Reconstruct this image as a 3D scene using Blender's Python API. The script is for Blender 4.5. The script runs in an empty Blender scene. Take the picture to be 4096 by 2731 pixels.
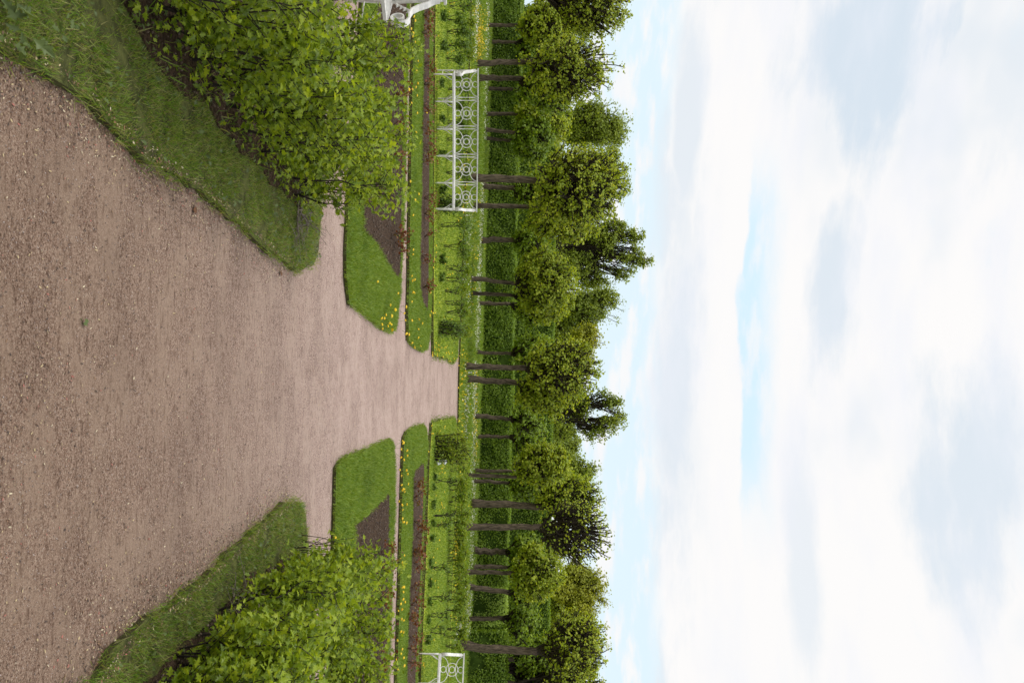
import bpy, math, random
import numpy as np
from mathutils import Vector, Matrix
R = np.random.default_rng(11)
random.seed(5)
S = bpy.context.scene
COL = S.collection
PI = math.pi
# ------------------------------------------------------------------ camera (the photograph lies on its side)
F, H = 3400.0, 1.7
PX, PY = 2048.0, 1365.5
RHO = math.atan(0.025); PHI = math.atan(22 / F)
FW = np.array([0, math.cos(PHI), -math.sin(PHI)])
UP = np.array([0, math.sin(PHI), math.cos(PHI)])
RT = np.array([1.0, 0, 0])
def ray(x, y):
    dx, dy = x - PX, y - PY
    c, s = math.cos(RHO), math.sin(RHO)
    a = -s * dx + c * dy; b = c * dx + s * dy
    return FW + a / F * RT + b / F * UP
def G(x, y, z=0.0):
    d = ray(x, y); t = (z - H) / d[2]
    return np.array([0, 0, H]) + d * t
def AT(x, y, D):
    d = ray(x, y)
    return np.array([0, 0, H]) + d * (D / d[1])
cam = bpy.data.cameras.new('camera'); co = bpy.data.objects.new('camera', cam); COL.objects.link(co)
c_, s_ = math.cos(RHO), math.sin(RHO)
Xc = -s_ * RT + c_ * UP; Yc = -c_ * RT - s_ * UP; Zc = -FW
co.matrix_world = Matrix(((Xc[0], Yc[0], Zc[0], 0), (Xc[1], Yc[1], Zc[1], 0), (Xc[2], Yc[2], Zc[2], H), (0, 0, 0, 1)))
cam.sensor_width = 36; cam.lens = F / 4096 * 36; cam.clip_end = 3000; cam.clip_start = 0.05
cam.dof.use_dof = True; cam.dof.focus_distance = 9.0; cam.dof.aperture_fstop = 8
S.camera = co

# ------------------------------------------------------------------ materials
def mat(name):
    m = bpy.data.materials.new(name); m.use_nodes = True
    nt = m.node_tree; nt.nodes.clear()
    out = nt.nodes.new('ShaderNodeOutputMaterial')
    return m, nt, out
def nd(nt, t, **k):
    n = nt.nodes.new(t)
    for a, b in k.items():
        if a.startswith('i_'):
            n.inputs[a[2:].replace('_', ' ')].default_value = b
        else: setattr(n, a, b)
    return n
def ramp(nt, fac, stops, interp='LINEAR'):
    r = nt.nodes.new('ShaderNodeValToRGB'); cr = r.color_ramp; cr.interpolation = interp
    while len(cr.elements) > 1: cr.elements.remove(cr.elements[-1])
    for i, (p, c) in enumerate(stops):
        e = cr.elements[0] if i == 0 else cr.elements.new(p)
        e.position = p; e.color = (*c, 1) if len(c) == 3 else c
    nt.links.new(fac, r.inputs[0]); return r.outputs[0]
def mix(nt, a, b, fac, mode='MIX'):
    n = nt.nodes.new('ShaderNodeMix'); n.data_type = 'RGBA'; n.blend_type = mode
    for s, v in ((n.inputs[0], fac), (n.inputs[6], a), (n.inputs[7], b)):
        if hasattr(v, 'is_linked'): nt.links.new(v, s)
        elif isinstance(v, (int, float)): s.default_value = v
        else: s.default_value = (*v, 1)
    return n.outputs[2]
def math_(nt, op, a, b=None, c=None):
    n = nt.nodes.new('ShaderNodeMath'); n.operation = op
    for s, v in zip(n.inputs, (a, b, c)):
        if v is None: continue
        if hasattr(v, 'is_linked'): nt.links.new(v, s)
        else: s.default_value = v
    return n.outputs[0]
def sstep(nt, v, a, b):
    n = nt.nodes.new('ShaderNodeMapRange'); n.interpolation_type = 'SMOOTHSTEP'
    nt.links.new(v, n.inputs[0]); n.inputs[1].default_value = a; n.inputs[2].default_value = b
    return n.outputs[0]
def noise(nt, scale, detail=3, rough=.55, vec=None, sc=None):
    n = nt.nodes.new('ShaderNodeTexNoise'); n.inputs['Scale'].default_value = scale
    n.inputs['Detail'].default_value = detail; n.inputs['Roughness'].default_value = rough
    if vec is None:
        vec = nt.nodes.new('ShaderNodeNewGeometry').outputs['Position']
    if sc:
        m = nt.nodes.new('ShaderNodeMapping'); m.inputs['Scale'].default_value = sc
        nt.links.new(vec, m.inputs[0]); vec = m.outputs[0]
    nt.links.new(vec, n.inputs['Vector']); return n.outputs['Fac']

def leaf_mat(name, cols, trans=.4, big=None, rough=.5, spec=.35):
    """cols: list of albedos picked per leaf; big: (scale) slow variation from clump to clump"""
    m, nt, out = mat(name)
    g = nd(nt, 'ShaderNodeNewGeometry')
    n = len(cols)
    col = ramp(nt, g.outputs['Random Per Island'], [(i / max(1, n - 1), c) for i, c in enumerate(cols)])
    if big:
        f = noise(nt, big, 2)
        col = mix(nt, col, (.55, .62, .5), math_(nt, 'MULTIPLY', sstep(nt, f, .5, .72), .6), 'MULTIPLY')
    p = nd(nt, 'ShaderNodeBsdfPrincipled'); p.inputs['Roughness'].default_value = rough
    p.inputs['Specular IOR Level'].default_value = spec
    nt.links.new(col, p.inputs['Base Color'])
    t = nd(nt, 'ShaderNodeBsdfTranslucent')
    c2 = mix(nt, col, (1.25, 1.15, .5), 1.0, 'MULTIPLY')
    nt.links.new(c2, t.inputs['Color'])
    ms = nd(nt, 'ShaderNodeMixShader'); ms.inputs[0].default_value = trans
    nt.links.new(p.outputs[0], ms.inputs[1]); nt.links.new(t.outputs[0], ms.inputs[2])
    nt.links.new(ms.outputs[0], out.inputs[0]); return m

def simple(name, col, rough=.6, spec=.3, nscale=None, col2=None, bump=0, bscale=None, sc=None, metal=0):
    m, nt, out = mat(name)
    p = nd(nt, 'ShaderNodeBsdfPrincipled'); p.inputs['Roughness'].default_value = rough
    p.inputs['Specular IOR Level'].default_value = spec; p.inputs['Metallic'].default_value = metal
    if nscale:
        f = noise(nt, nscale, 4, .65, sc=sc)
        nt.links.new(mix(nt, col, col2, sstep(nt, f, .35, .65)), p.inputs['Base Color'])
    else: p.inputs['Base Color'].default_value = (*col, 1)
    if bump:
        b = nd(nt, 'ShaderNodeBump'); b.inputs['Strength'].default_value = bump; b.inputs['Distance'].default_value = .02
        nt.links.new(noise(nt, bscale or nscale, 5, .7, sc=sc), b.inputs['Height']); nt.links.new(b.outputs[0], p.inputs['Normal'])
    nt.links.new(p.outputs[0], out.inputs[0]); return m

def gravel_mat():
    m, nt, out = mat('gravel')
    pos = nd(nt, 'ShaderNodeNewGeometry').outputs['Position']
    v = nd(nt, 'ShaderNodeTexVoronoi'); v.inputs['Scale'].default_value = 260; nt.links.new(pos, v.inputs['Vector'])
    sep = nd(nt, 'ShaderNodeSeparateColor'); nt.links.new(v.outputs['Color'], sep.inputs[0])
    grain = ramp(nt, sep.outputs[0], [(0, (.15, .098, .078)), (.2, (.31, .22, .185)), (.6, (.43, .32, .275)), (.88, (.53, .42, .37)), (1, (.66, .57, .52))])
    dirt = (.42, .325, .275)
    f1 = noise(nt, 3.2, 6, .65, sc=(.75, 1.2, 1))          # worn, dusty patches in raked bands
    dm = sstep(nt, f1, .45, .60)
    c = mix(nt, grain, dirt, math_(nt, 'MULTIPLY', dm, .6))
    f2 = noise(nt, 1.3, 5, .65, sc=(.8, 1.0, 1))
    c = mix(nt, c, (.6, .57, .55), math_(nt, 'MULTIPLY', sstep(nt, f2, .44, .66), .42), 'MULTIPLY')
    f3 = noise(nt, 26, 4, .7, sc=(.45, 1.5, 1))
    c = mix(nt, c, (.55, .5, .48), math_(nt, 'MULTIPLY', sstep(nt, f3, .50, .66), .85), 'MULTIPLY')
    f4 = noise(nt, 95, 3, .7, sc=(.7, 1.2, 1))
    c = mix(nt, c, (.34, .27, .23), math_(nt, 'MULTIPLY', sstep(nt, f4, .50, .63), math_(nt, 'MULTIPLY', math_(nt, 'MULTIPLY_ADD', sstep(nt, f2, .3, .58), .6, .3), math_(nt, 'MULTIPLY_ADD', dm, -.8, 1.0))), 'MULTIPLY')
    # browner dirt near the viewer, tree shade put into its colour; paler gravel beyond
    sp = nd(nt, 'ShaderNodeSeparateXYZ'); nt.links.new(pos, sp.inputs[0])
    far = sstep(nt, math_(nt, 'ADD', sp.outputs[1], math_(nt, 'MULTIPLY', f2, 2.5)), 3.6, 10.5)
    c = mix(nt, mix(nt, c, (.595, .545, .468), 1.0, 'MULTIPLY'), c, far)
    p = nd(nt, 'ShaderNodeBsdfPrincipled'); p.inputs['Roughness'].default_value = .95; p.inputs['Specular IOR Level'].default_value = .1
    nt.links.new(c, p.inputs['Base Color'])
    b = nd(nt, 'ShaderNodeBump'); b.inputs['Strength'].default_value = .6; b.inputs['Distance'].default_value = .006
    nt.links.new(math_(nt, 'ADD', v.outputs['Distance'], math_(nt, 'MULTIPLY', f3, 1.2)), b.inputs['Height'])
    nt.links.new(b.outputs[0], p.inputs['Normal'])
    nt.links.new(p.outputs[0], out.inputs[0]); return m

def debris_mat():
    m, nt, out = mat('petal_litter')
    g = nd(nt, 'ShaderNodeNewGeometry')
    c = ramp(nt, g.outputs['Random Per Island'], [(0, (.045, .028, .02)), (.36, (.12, .062, .034)), (.60, (.20, .115, .06)), (.74, (.34, .12, .09)), (.80, (.46, .36, .2)), (.93, (.56, .48, .33))], 'CONSTANT')
    p = nd(nt, 'ShaderNodeBsdfPrincipled'); p.inputs['Roughness'].default_value = .7
    nt.links.new(c, p.inputs['Base Color']); nt.links.new(p.outputs[0], out.inputs[0]); return m

M = {}
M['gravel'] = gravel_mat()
M['litter'] = debris_mat()
M['soil'] = simple('soil', (.028, .017, .010), .95, .1, 40, (.09, .058, .038), 1, 60)
M['edge'] = simple('lawn_edge_earth', (.05, .042, .022), .95, .1, 25, (.08, .085, .03), .6, 40)
M['turf'] = simple('turf', (.085, .15, .018), .9, .1, 9, (.14, .2, .026), .5, 60)
M['turf_near'] = simple('turf_near', (.05, .055, .02), .95, .1, 12, (.12, .13, .04), .8, 60)
M['meadow'] = simple('meadow_turf', (.21, .27, .02), .9, .1, 2.2, (.28, .32, .03), .3, 30)
M['grass'] = leaf_mat('grass_blades', [(.09, .165, .015), (.15, .25, .022), (.21, .31, .03), (.28, .34, .06)], .35, 1.5)
M['grass_near'] = leaf_mat('grass_blades_near', [(.08, .165, .014), (.13, .25, .02), (.19, .33, .028), (.26, .36, .05), (.40, .39, .15), (.17, .13, .06)], .45, 6.0)
M['haw'] = leaf_mat('hawthorn_leaf', [(.11, .175, .016), (.21, .31, .02), (.30, .41, .025), (.41, .5, .04)], .5, 4.0, .42, .4)
M['lime'] = leaf_mat('lime_leaf', [(.18, .25, .02), (.28, .37, .025), (.36, .44, .035), (.46, .5, .055)], .45, .9)
M['lime_dark'] = leaf_mat('lime_leaf_deep', [(.13, .21, .018), (.2, .3, .022), (.27, .37, .032)], .42, .9)
M['far'] = leaf_mat('park_tree_leaf', [(.19, .26, .035), (.26, .33, .042), (.32, .39, .052)], .45, .35)
M['far_yellow'] = leaf_mat('young_maple_leaf', [(.26, .29, .03), (.34, .37, .035), (.4, .42, .045)], .45, .35)
M['hedge'] = leaf_mat('hornbeam_leaf', [(.10, .18, .014), (.17, .27, .02), (.24, .35, .03)], .45, .6)
M['hedge_lit'] = leaf_mat('lit_hedge_leaf', [(.27, .40, .06), (.33, .46, .08), (.38, .5, .1)], .45, .8)  # hedge leaf painted paler to stand in for a face turned to the light
M['hedge_core'] = simple('hedge_core', (.025, .045, .008), 1, 0, 3, (.045, .075, .014))
M['shrub'] = leaf_mat('shrub_leaf', [(.07, .13, .016), (.12, .2, .022), (.18, .27, .03)], .4, 2)
M['shrub_y'] = leaf_mat('spiraea_leaf', [(.14, .22, .018), (.22, .32, .025), (.32, .36, .035)], .45, 2)
M['rose'] = leaf_mat('rose_shoot', [(.12, .03, .016), (.2, .06, .025), (.22, .12, .03), (.12, .14, .03)], .3)
M['bark'] = simple('bark', (.05, .039, .030), .95, .1, 9, (.155, .12, .092), .9, 20, sc=(3, 3, .5))
M['twig'] = simple('twig', (.022, .017, .014), .9, .15, 30, (.05, .04, .033))
M['dead'] = simple('dead_wood', (.16, .13, .11), .9, .1, 30, (.3, .26, .22))
M['white'] = simple('white_paint', (.52, .52, .49), .45, .4, 14, (.67, .66, .62), .2, 40)
M['cane'] = simple('rose_cane', (.07, .035, .025), .8, .2, 30, (.12, .08, .05))
M['rust'] = simple('rusty_foot', (.28, .2, .15), .9, .1, 40, (.5, .45, .4))
M['yellow'] = leaf_mat('dandelion_yellow', [(.74, .52, .008), (.82, .62, .02)], .2)
M['stalk'] = simple('stalk', (.12, .2, .05))
M['daisy'] = leaf_mat('daisy_white', [(.6, .62, .55), (.75, .75, .7)], .3)
M['bag'] = simple('bag_plastic', (.6, .63, .66), .35, .5, 20, (.75, .77, .8))
M['leafgreen'] = leaf_mat('fresh_leaf', [(.09, .13, .045), (.13, .18, .05)], .3)
M['brownleaf'] = simple('dry_leaf', (.16, .075, .035), .8, .2, 20, (.09, .045, .025))

# ------------------------------------------------------------------ mesh helpers
def link(name, me, m=None, parent=None):
    o = bpy.data.objects.new(name, me); COL.objects.link(o)
    if m is not None:
        for k in (m if isinstance(m, (list, tuple)) else [m]): me.materials.append(k)
    if parent is not None: o.parent = parent
    return o
def np_mesh(name, V, T, smooth=False, mi=None):
    """V (n,3) float, T (m,3) int triangles"""
    me = bpy.data.meshes.new(name)
    V = np.asarray(V, dtype=np.float32); T = np.asarray(T, dtype=np.int32)
    me.vertices.add(len(V)); me.vertices.foreach_set('co', V.ravel())
    k = T.shape[1]
    me.loops.add(T.size); me.loops.foreach_set('vertex_index', T.ravel())
    me.polygons.add(len(T)); me.polygons.foreach_set('loop_start', np.arange(0, T.size, k, dtype=np.int32))
    me.polygons.foreach_set('loop_total', np.full(len(T), k, dtype=np.int32))
    if smooth: me.polygons.foreach_set('use_smooth', np.ones(len(T), dtype=bool))
    if mi is not None: me.polygons.foreach_set('material_index', np.asarray(mi, dtype=np.int32))
    me.update(calc_edges=True); me.validate(); return me
def empty(name, loc):
    o = bpy.data.objects.new(name, None); COL.objects.link(o); o.location = [float(v) for v in loc]
    o.empty_display_size = .1; return o
def tag(o, label=None, cat=None, group=None, kind=None):
    if label: o['label'] = label
    if cat: o['category'] = cat
    if group: o['group'] = group
    if kind: o['kind'] = kind
    return o
def inst(Vt, Tt, pos, fr, sc):
    """copies of a template into one vertex / triangle array. fr (N,3,3) rows = local axes in world"""
    N, k = len(pos), len(Vt)
    V = np.einsum('kj,njc->nkc', Vt, fr) * np.asarray(sc).reshape(N, 1, -1) + pos[:, None, :]
    T = Tt[None] + (np.arange(N) * k)[:, None, None]
    return V.reshape(-1, 3), T.reshape(-1, Tt.shape[1])
def frames(n, nrm=None, spread=1.0):
    """random orthonormal frames; z rows near nrm"""
    z = R.normal(size=(n, 3)) * spread
    if nrm is not None: z = z + nrm
    z /= np.linalg.norm(z, axis=1, keepdims=True) + 1e-9
    a = R.normal(size=(n, 3)); x = np.cross(a, z); x /= np.linalg.norm(x, axis=1, keepdims=True) + 1e-9
    y = np.cross(z, x); return np.stack([x, y, z], 1)
def tubes(P0, P1, r0, r1, n=5):
    P0, P1 = np.asarray(P0, float), np.asarray(P1, float); r0, r1 = np.asarray(r0, float), np.asarray(r1, float)
    d = P1 - P0; L = np.linalg.norm(d, axis=1, keepdims=True) + 1e-9; d = d / L
    a = np.where(np.abs(d[:, 2:3]) < .9, np.array([[0, 0, 1.0]]), np.array([[1.0, 0, 0]]))
    u = np.cross(a, d); u /= np.linalg.norm(u, axis=1, keepdims=True); w = np.cross(d, u)
    an = np.arange(n) * 2 * PI / n
    ring = np.cos(an)[None, :, None] * u[:, None] + np.sin(an)[None, :, None] * w[:, None]
    e = d[:, None] * np.minimum(r0, L[:, 0] * .3)[:, None, None] * .3
    A = P0[:, None] + ring * r0[:, None, None] - e; B = P1[:, None] + ring * r1[:, None, None] + e * .5
    V = np.concatenate([A, B], 1)
    i = np.arange(n); j = (i + 1) % n
    q = np.stack([i, j, j + n, i + n], 1)
    T = q[None] + (np.arange(len(P0)) * 2 * n)[:, None, None]
    return V.reshape(-1, 3), T.reshape(-1, 4)
def sweep(pts, rad, n=8, noise_=0):
    """one continuous tube along pts"""
    pts = np.asarray(pts, float); m = len(pts); rad = np.broadcast_to(rad, (m,))
    t = np.gradient(pts, axis=0); t /= np.linalg.norm(t, axis=1, keepdims=True) + 1e-9
    a = np.array([0, 1.0, 0]) if abs(t[0][1]) < .8 else np.array([1.0, 0, 0])
    V = []
    for k in range(m):
        u = np.cross(a, t[k]); u /= np.linalg.norm(u) + 1e-9; w = np.cross(t[k], u)
        an = np.arange(n) * 2 * PI / n
        rr = rad[k] * (1 + noise_ * R.normal(size=n))
        V.append(pts[k] + rr[:, None] * (np.cos(an)[:, None] * u + np.sin(an)[:, None] * w))
    V = np.concatenate(V); T = []
    for k in range(m - 1):
        for i in range(n):
            j = (i + 1) % n
            T.append((k * n + i, k * n + j, (k + 1) * n + j, (k + 1) * n + i))
    V = np.concatenate([V, [pts[0], pts[-1]]])
    for i in range(n):
        j = (i + 1) % n
        T.append((j, i, m * n, m * n)); T.append(((m - 1) * n + i, (m - 1) * n + j, m * n + 1, m * n + 1))
    return V, T
class MB:
    def __init__(s): s.v = []; s.f = []; s.mi = []; s.n = 0
    def add(s, V, T, m=0):
        s.v.append(np.asarray(V, float))
        for t in T:
            t = [int(i) + s.n for i in t]
            if len(t) == 4 and t[2] == t[3]: t = t[:3]
            s.f.append(t); s.mi.append(m)
        s.n += len(V); return s
    def tube(s, pts, rad, n=8, m=0): return s.add(*sweep(pts, rad, n), m)
    def box(s, c, hx, hy, hz, ax=None, m=0):
        ax = np.eye(3) if ax is None else ax
        V = [np.asarray(c) + sx * hx * ax[0] + sy * hy * ax[1] + sz * hz * ax[2] for sx in (-1, 1) for sy in (-1, 1) for sz in (-1, 1)]
        return s.add(V, [(0, 1, 3, 2), (4, 6, 7, 5), (0, 4, 5, 1), (2, 3, 7, 6), (0, 2, 6, 4), (1, 5, 7, 3)], m)
    def build(s, name, m, parent=None, smooth=True, bevel=0):
        me = bpy.data.meshes.new(name)
        me.from_pydata(np.concatenate(s.v).tolist(), [], s.f); me.validate()
        o = link(name, me, m, parent)
        if smooth: me.polygons.foreach_set('use_smooth', [True] * len(me.polygons))
        if max(s.mi) > 0: me.polygons.foreach_set('material_index', s.mi)
        if bevel:
            b = o.modifiers.new('bevel', 'BEVEL'); b.width = bevel; b.segments = 2
        return o
def inpoly(P, poly):
    x, y = P[:, 0], P[:, 1]; ins = np.zeros(len(P), bool); q = np.asarray(poly)[:, :2]
    for i in range(len(q)):
        (x0, y0), (x1, y1) = q[i], q[i - 1]
        if y0 == y1: continue
        ins ^= ((y0 > y) != (y1 > y)) & (x < (x1 - x0) * (y - y0) / (y1 - y0) + x0)
    return ins
def sample(poly, dens, holes=(), vis=True, maxn=400000):
    q = np.asarray(poly)[:, :2]; lo, hi = q.min(0), q.max(0)
    n = int(min(maxn, dens * np.prod(hi - lo))); P = lo + R.random((n, 2)) * (hi - lo)
    if vis: P = P[inview(P)]
    ok = inpoly(P, q)
    for h in holes: ok &= ~inpoly(P, h)
    return P[ok]
def inview(P, pad=160):
    d = np.c_[P, np.zeros(len(P))] - np.array([0, 0, H])
    fz = d @ FW; a = d @ RT / fz * F; b = d @ UP / fz * F
    dx = -s_ * a + c_ * b; dy = c_ * a + s_ * b
    return (fz > .3) & (np.abs(dy) < PY + pad + 300) & (dx > -PX - pad)

def dense(poly, step=.15, wob=.02):
    """resample an outline with a slightly uneven, mown edge"""
    q = np.asarray(poly)[:, :2]; out = []
    for i in range(len(q)):
        a, b = q[i], q[(i + 1) % len(q)]; L = np.linalg.norm(b - a); k = max(1, int(L / step))
        for j in range(k): out.append(a + (b - a) * j / k)
    out = np.array(out)
    return out + R.normal(size=out.shape) * wob
def slab(name, poly, z0, z1, mtop, mside, step=.12, wob=.012, kind='structure'):
    import bmesh
    q = dense(poly, step, wob)
    bm = bmesh.new()
    top = [bm.verts.new((p[0], p[1], z1)) for p in q]; bot = [bm.verts.new((p[0], p[1], z0)) for p in q]
    f = bm.faces.new(top); n = len(q)
    for i in range(n):
        s = bm.faces.new((bot[i], bot[(i + 1) % n], top[(i + 1) % n], top[i])); s.material_index = 1
    bmesh.ops.recalc_face_normals(bm, faces=bm.faces[:]); bmesh.ops.triangulate(bm, faces=[f])
    me = bpy.data.meshes.new(name); bm.to_mesh(me); bm.free()
    o = link(name, me, [mtop, mside]); o['kind'] = kind; return o, q
BLADE = np.array([(-.5, 0, 0), (.5, 0, 0), (-.4, .12, .55), (.4, .12, .55), (0, .42, 1.0)])
BLT = np.array([(0, 1, 3), (0, 3, 2), (2, 3, 4)])
def grass(name, P, z, h, w, m, lean=.35):
    if 'near' in m.name:
        b_ = np.sin(P[:, 0] * 11 + 3 * np.sin(P[:, 1] * 6.1)) + np.sin(P[:, 1] * 9.3 + 2.2 * np.sin(P[:, 0] * 8.7)); P = P[(b_ < 1.1 + .5 * R.normal(size=len(P)))]
    n = len(P); yaw = R.random(n) * 2 * PI
    x = np.stack([np.cos(yaw), np.sin(yaw), 0 * yaw], 1); y = np.stack([-np.sin(yaw), np.cos(yaw), 0 * yaw], 1)
    zz = np.tile([0, 0, 1.0], (n, 1)) + y * R.normal(size=(n, 1)) * lean + x * R.normal(size=(n, 1)) * lean
    cl = .5 + .5 * np.sin(P[:, 0] * 23 + 2 * np.sin(P[:, 1] * 9)) * np.sin(P[:, 1] * 19 + 2 * np.sin(P[:, 0] * 13))
    hh = h * (.4 + .75 * R.random(n)) * (.7 + .6 * cl); ww = w * (.6 + .7 * R.random(n))
    fr = np.stack([x * ww[:, None], y * hh[:, None] * (.4 + R.random((n, 1))), zz * hh[:, None]], 1)
    pos = np.c_[P, np.full(n, z)]
    V, T = inst(BLADE, BLT, pos, fr, np.ones((n, 1)))
    return link(name, np_mesh(name, V, T), m)
def px(pts): return [G(x, y)[:2] for x, y in pts]

# ------------------------------------------------------------------ ground
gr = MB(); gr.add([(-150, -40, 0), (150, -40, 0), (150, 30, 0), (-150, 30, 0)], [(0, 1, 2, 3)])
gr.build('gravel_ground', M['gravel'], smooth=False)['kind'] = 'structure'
# near strips
G1L = px([(-260, 40), (0, 215), (55, 232), (138, 271), (238, 343), (332, 409), (442, 531), (553, 652), (663, 696), (774, 763), (857, 829), (1000, 951), (1067, 1013), (1116, 1042), (1161, 1078), (1196, 1069), (1245, 1047), (1258, 995), (1264, 906), (1280, 450), (1296, 0), (1310, -900), (600, -2400), (-260, -1400)])
G1R = px([(-200, 2960), (250, 2800), (330, 2740), (415, 2610), (493, 2535), (573, 2476), (654, 2414), (753, 2340), (820, 2284), (880, 2233), (935, 2176), (991, 2120), (1074, 2052), (1150, 2002), (1185, 2010), (1204, 2050), (1213, 2121), (1210, 2176), (1196, 2731), (1180, 3600), (500, 5000), (-200, 3900)])
SOILL = px([(415, -30), (497, 105), (530, 170), (635, 305), (735, 372), (801, 428), (845, 525), (995, 648), (1105, 770), (1175, 840), (1215, 800), (1180, 640), (1120, 420), (1020, 180), (900, -100), (700, -500), (415, -300)])
SOILR = px([(532, 2745), (660, 2610), (759, 2530), (820, 2458), (925, 2364), (963, 2314), (1035, 2280), (1118, 2236), (1165, 2215), (1180, 2260), (1150, 2420), (1090, 2600), (1000, 2900), (700, 3300), (500, 3100)])
BED1L = px([(1436, -700), (1436, 0), (1430, 106), (1402, 500), (1374, 920), (1370, 1100), (1384, 1210), (1445, 1257), (1515, 1310), (1550, 1327), (1574, 1315), (1590, 1180), (1601, 980), (1612, 561), (1627, 0), (1650, -700)])
SB1L = px([(1497, -700), (1495, 0), (1470, 400), (1440, 760), (1437, 920), (1472, 949), (1515, 1010), (1549, 1071), (1580, 1106), (1588, 1080), (1590, 950), (1597, 514), (1607, 150), (1612, 0), (1630, -700)])
BED2L = px([(1650, -500), (1646, 0), (1640, 187), (1635, 468), (1628, 840), (1624, 1121), (1620, 1261), (1622, 1359), (1645, 1383), (1678, 1401), (1701, 1392), (1710, 1331), (1715, 1191), (1718, 980), (1719, 700), (1719, 420), (1717, 260), (1716, 0), (1722, -500)])
SB2L = px([(1684, -500), (1680, 0), (1679, 234), (1673, 701), (1667, 980), (1666, 1144), (1676, 1205), (1697, 1237), (1701, 1167), (1702, 840), (1703, 608), (1703, 0), (1706, -500)])
BED3L = px([(1740, -500), (1730, 0), (1727, 260), (1726, 500), (1724, 760), (1723, 1100), (1722, 1300), (1724, 1418), (1746, 1425), (1781, 1432), (1795, 1446), (1812, 1445), (1822, 1429), (1834, 1214), (1872, 0), (1890, -500)])
BED1R = px([(1315, 3400), (1317, 2731), (1323, 2142), (1327, 2003), (1332, 1863), (1350, 1837), (1445, 1802), (1532, 1764), (1550, 1759), (1563, 1774), (1569, 1868), (1569, 2008), (1561, 2234), (1551, 2514), (1544, 2731), (1520, 3400)])
SB1R = px([(1395, 3400), (1396, 2731), (1404, 2165), (1402, 2099), (1450, 2062), (1498, 2020), (1539, 1973), (1543, 1990), (1540, 2234), (1537, 2287), (1529, 2731), (1510, 3400)])
BED2R = px([(1560, 3400), (1575, 2731), (1580, 2561), (1587, 2327), (1594, 2047), (1600, 1868), (1605, 1751), (1617, 1727), (1640, 1713), (1673, 1704), (1687, 1702), (1698, 1727), (1701, 1774), (1695, 1844), (1688, 2008), (1682, 2140), (1672, 2374), (1664, 2561), (1656, 2731), (1630, 3400)])
SB2R = px([(1605, 3400), (1612, 2731), (1624, 2374), (1636, 2133), (1638, 1914), (1645, 1882), (1665, 1862), (1682, 1846), (1682, 1914), (1676, 2100), (1662, 2421), (1650, 2655), (1620, 3400)])
BED3R = px([(1650, 3400), (1670, 2731), (1684, 2421), (1691, 2250), (1699, 2047), (1706, 1844), (1712, 1760), (1717, 1689), (1746, 1683), (1781, 1676), (1812, 1673), (1818, 1692), (1817, 1740), (1814, 1900), (1807, 2094), (1797, 2327), (1787, 2608), (1782, 2731), (1755, 3400)])
FAR = px([(1905, -700), (1882, 0), (1842, 1214), (1836, 1387), (1832, 1496), (1828, 1717), (1820, 1844), (1816, 2008), (1812, 2094), (1802, 2327), (1792, 2608), (1788, 2731), (1765, 3500)])
FAR += [np.array((60., 30.)), np.array((140., 30.)), np.array((300., 900.)), np.array((-300., 900.)), np.array((-140., 34.))]
for nm, poly, z, a, b, stp in (('lawn', G1L, .035, 'turf_near', 'edge', .1), ('lawn', G1R, .035, 'turf_near', 'edge', .1),
        ('lawn', BED1L, .035, 'turf', 'edge', .12), ('lawn', BED1R, .035, 'turf', 'edge', .12), ('lawn', BED2L, .05, 'turf', 'edge', .12), ('lawn', BED2R, .05, 'turf', 'edge', .12),
        ('lawn', BED3L, .06, 'meadow', 'edge', .15), ('lawn', BED3R, .06, 'meadow', 'edge', .15)):
    slab(nm, poly, -.02, z, M[a], M[b], stp)
slab('meadow', FAR, -.02, .05, M['meadow'], M['edge'], 2, .0)
for poly, z in ((SOILL, .045), (SOILR, .045), (SB1L, .045), (SB1R, .045), (SB2L, .062), (SB2R, .062)):
    slab('soil', poly, .0, z, M['soil'], M['soil'], .12, .02)
def clods(poly, dens, r):
    OC = np.array([(1, 0, 0), (-1, 0, 0), (0, 1, 0), (0, -1, 0), (0, 0, .8), (0, 0, -.5)], float)
    OT = np.array([(0, 2, 4), (2, 1, 4), (1, 3, 4), (3, 0, 4), (2, 0, 5), (1, 2, 5), (3, 1, 5), (0, 3, 5)])
    P = sample(poly, dens); n = len(P)
    V, T = inst(OC, OT, np.c_[P, np.full(n, .06)], frames(n), (r * (.35 + R.random(n) ** 2)).reshape(-1, 1))
    tag(link('soil_clods', np_mesh('soil_clods', V, T), M['clod']), kind='stuff')
M['clod'] = leaf_mat('clod', [(.022, .013, .008), (.055, .035, .023), (.085, .056, .038), (.09, .06, .04), (.095, .064, .043), (.17, .13, .10)], 0)
for q_, d_, r_ in ((SB1L, 700, .010), (SB1R, 700, .010), (SB2L, 300, .014), (SB2R, 300, .014), (SOILL, 900, .008), (SOILR, 900, .008)): clods(q_, d_, r_)
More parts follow.
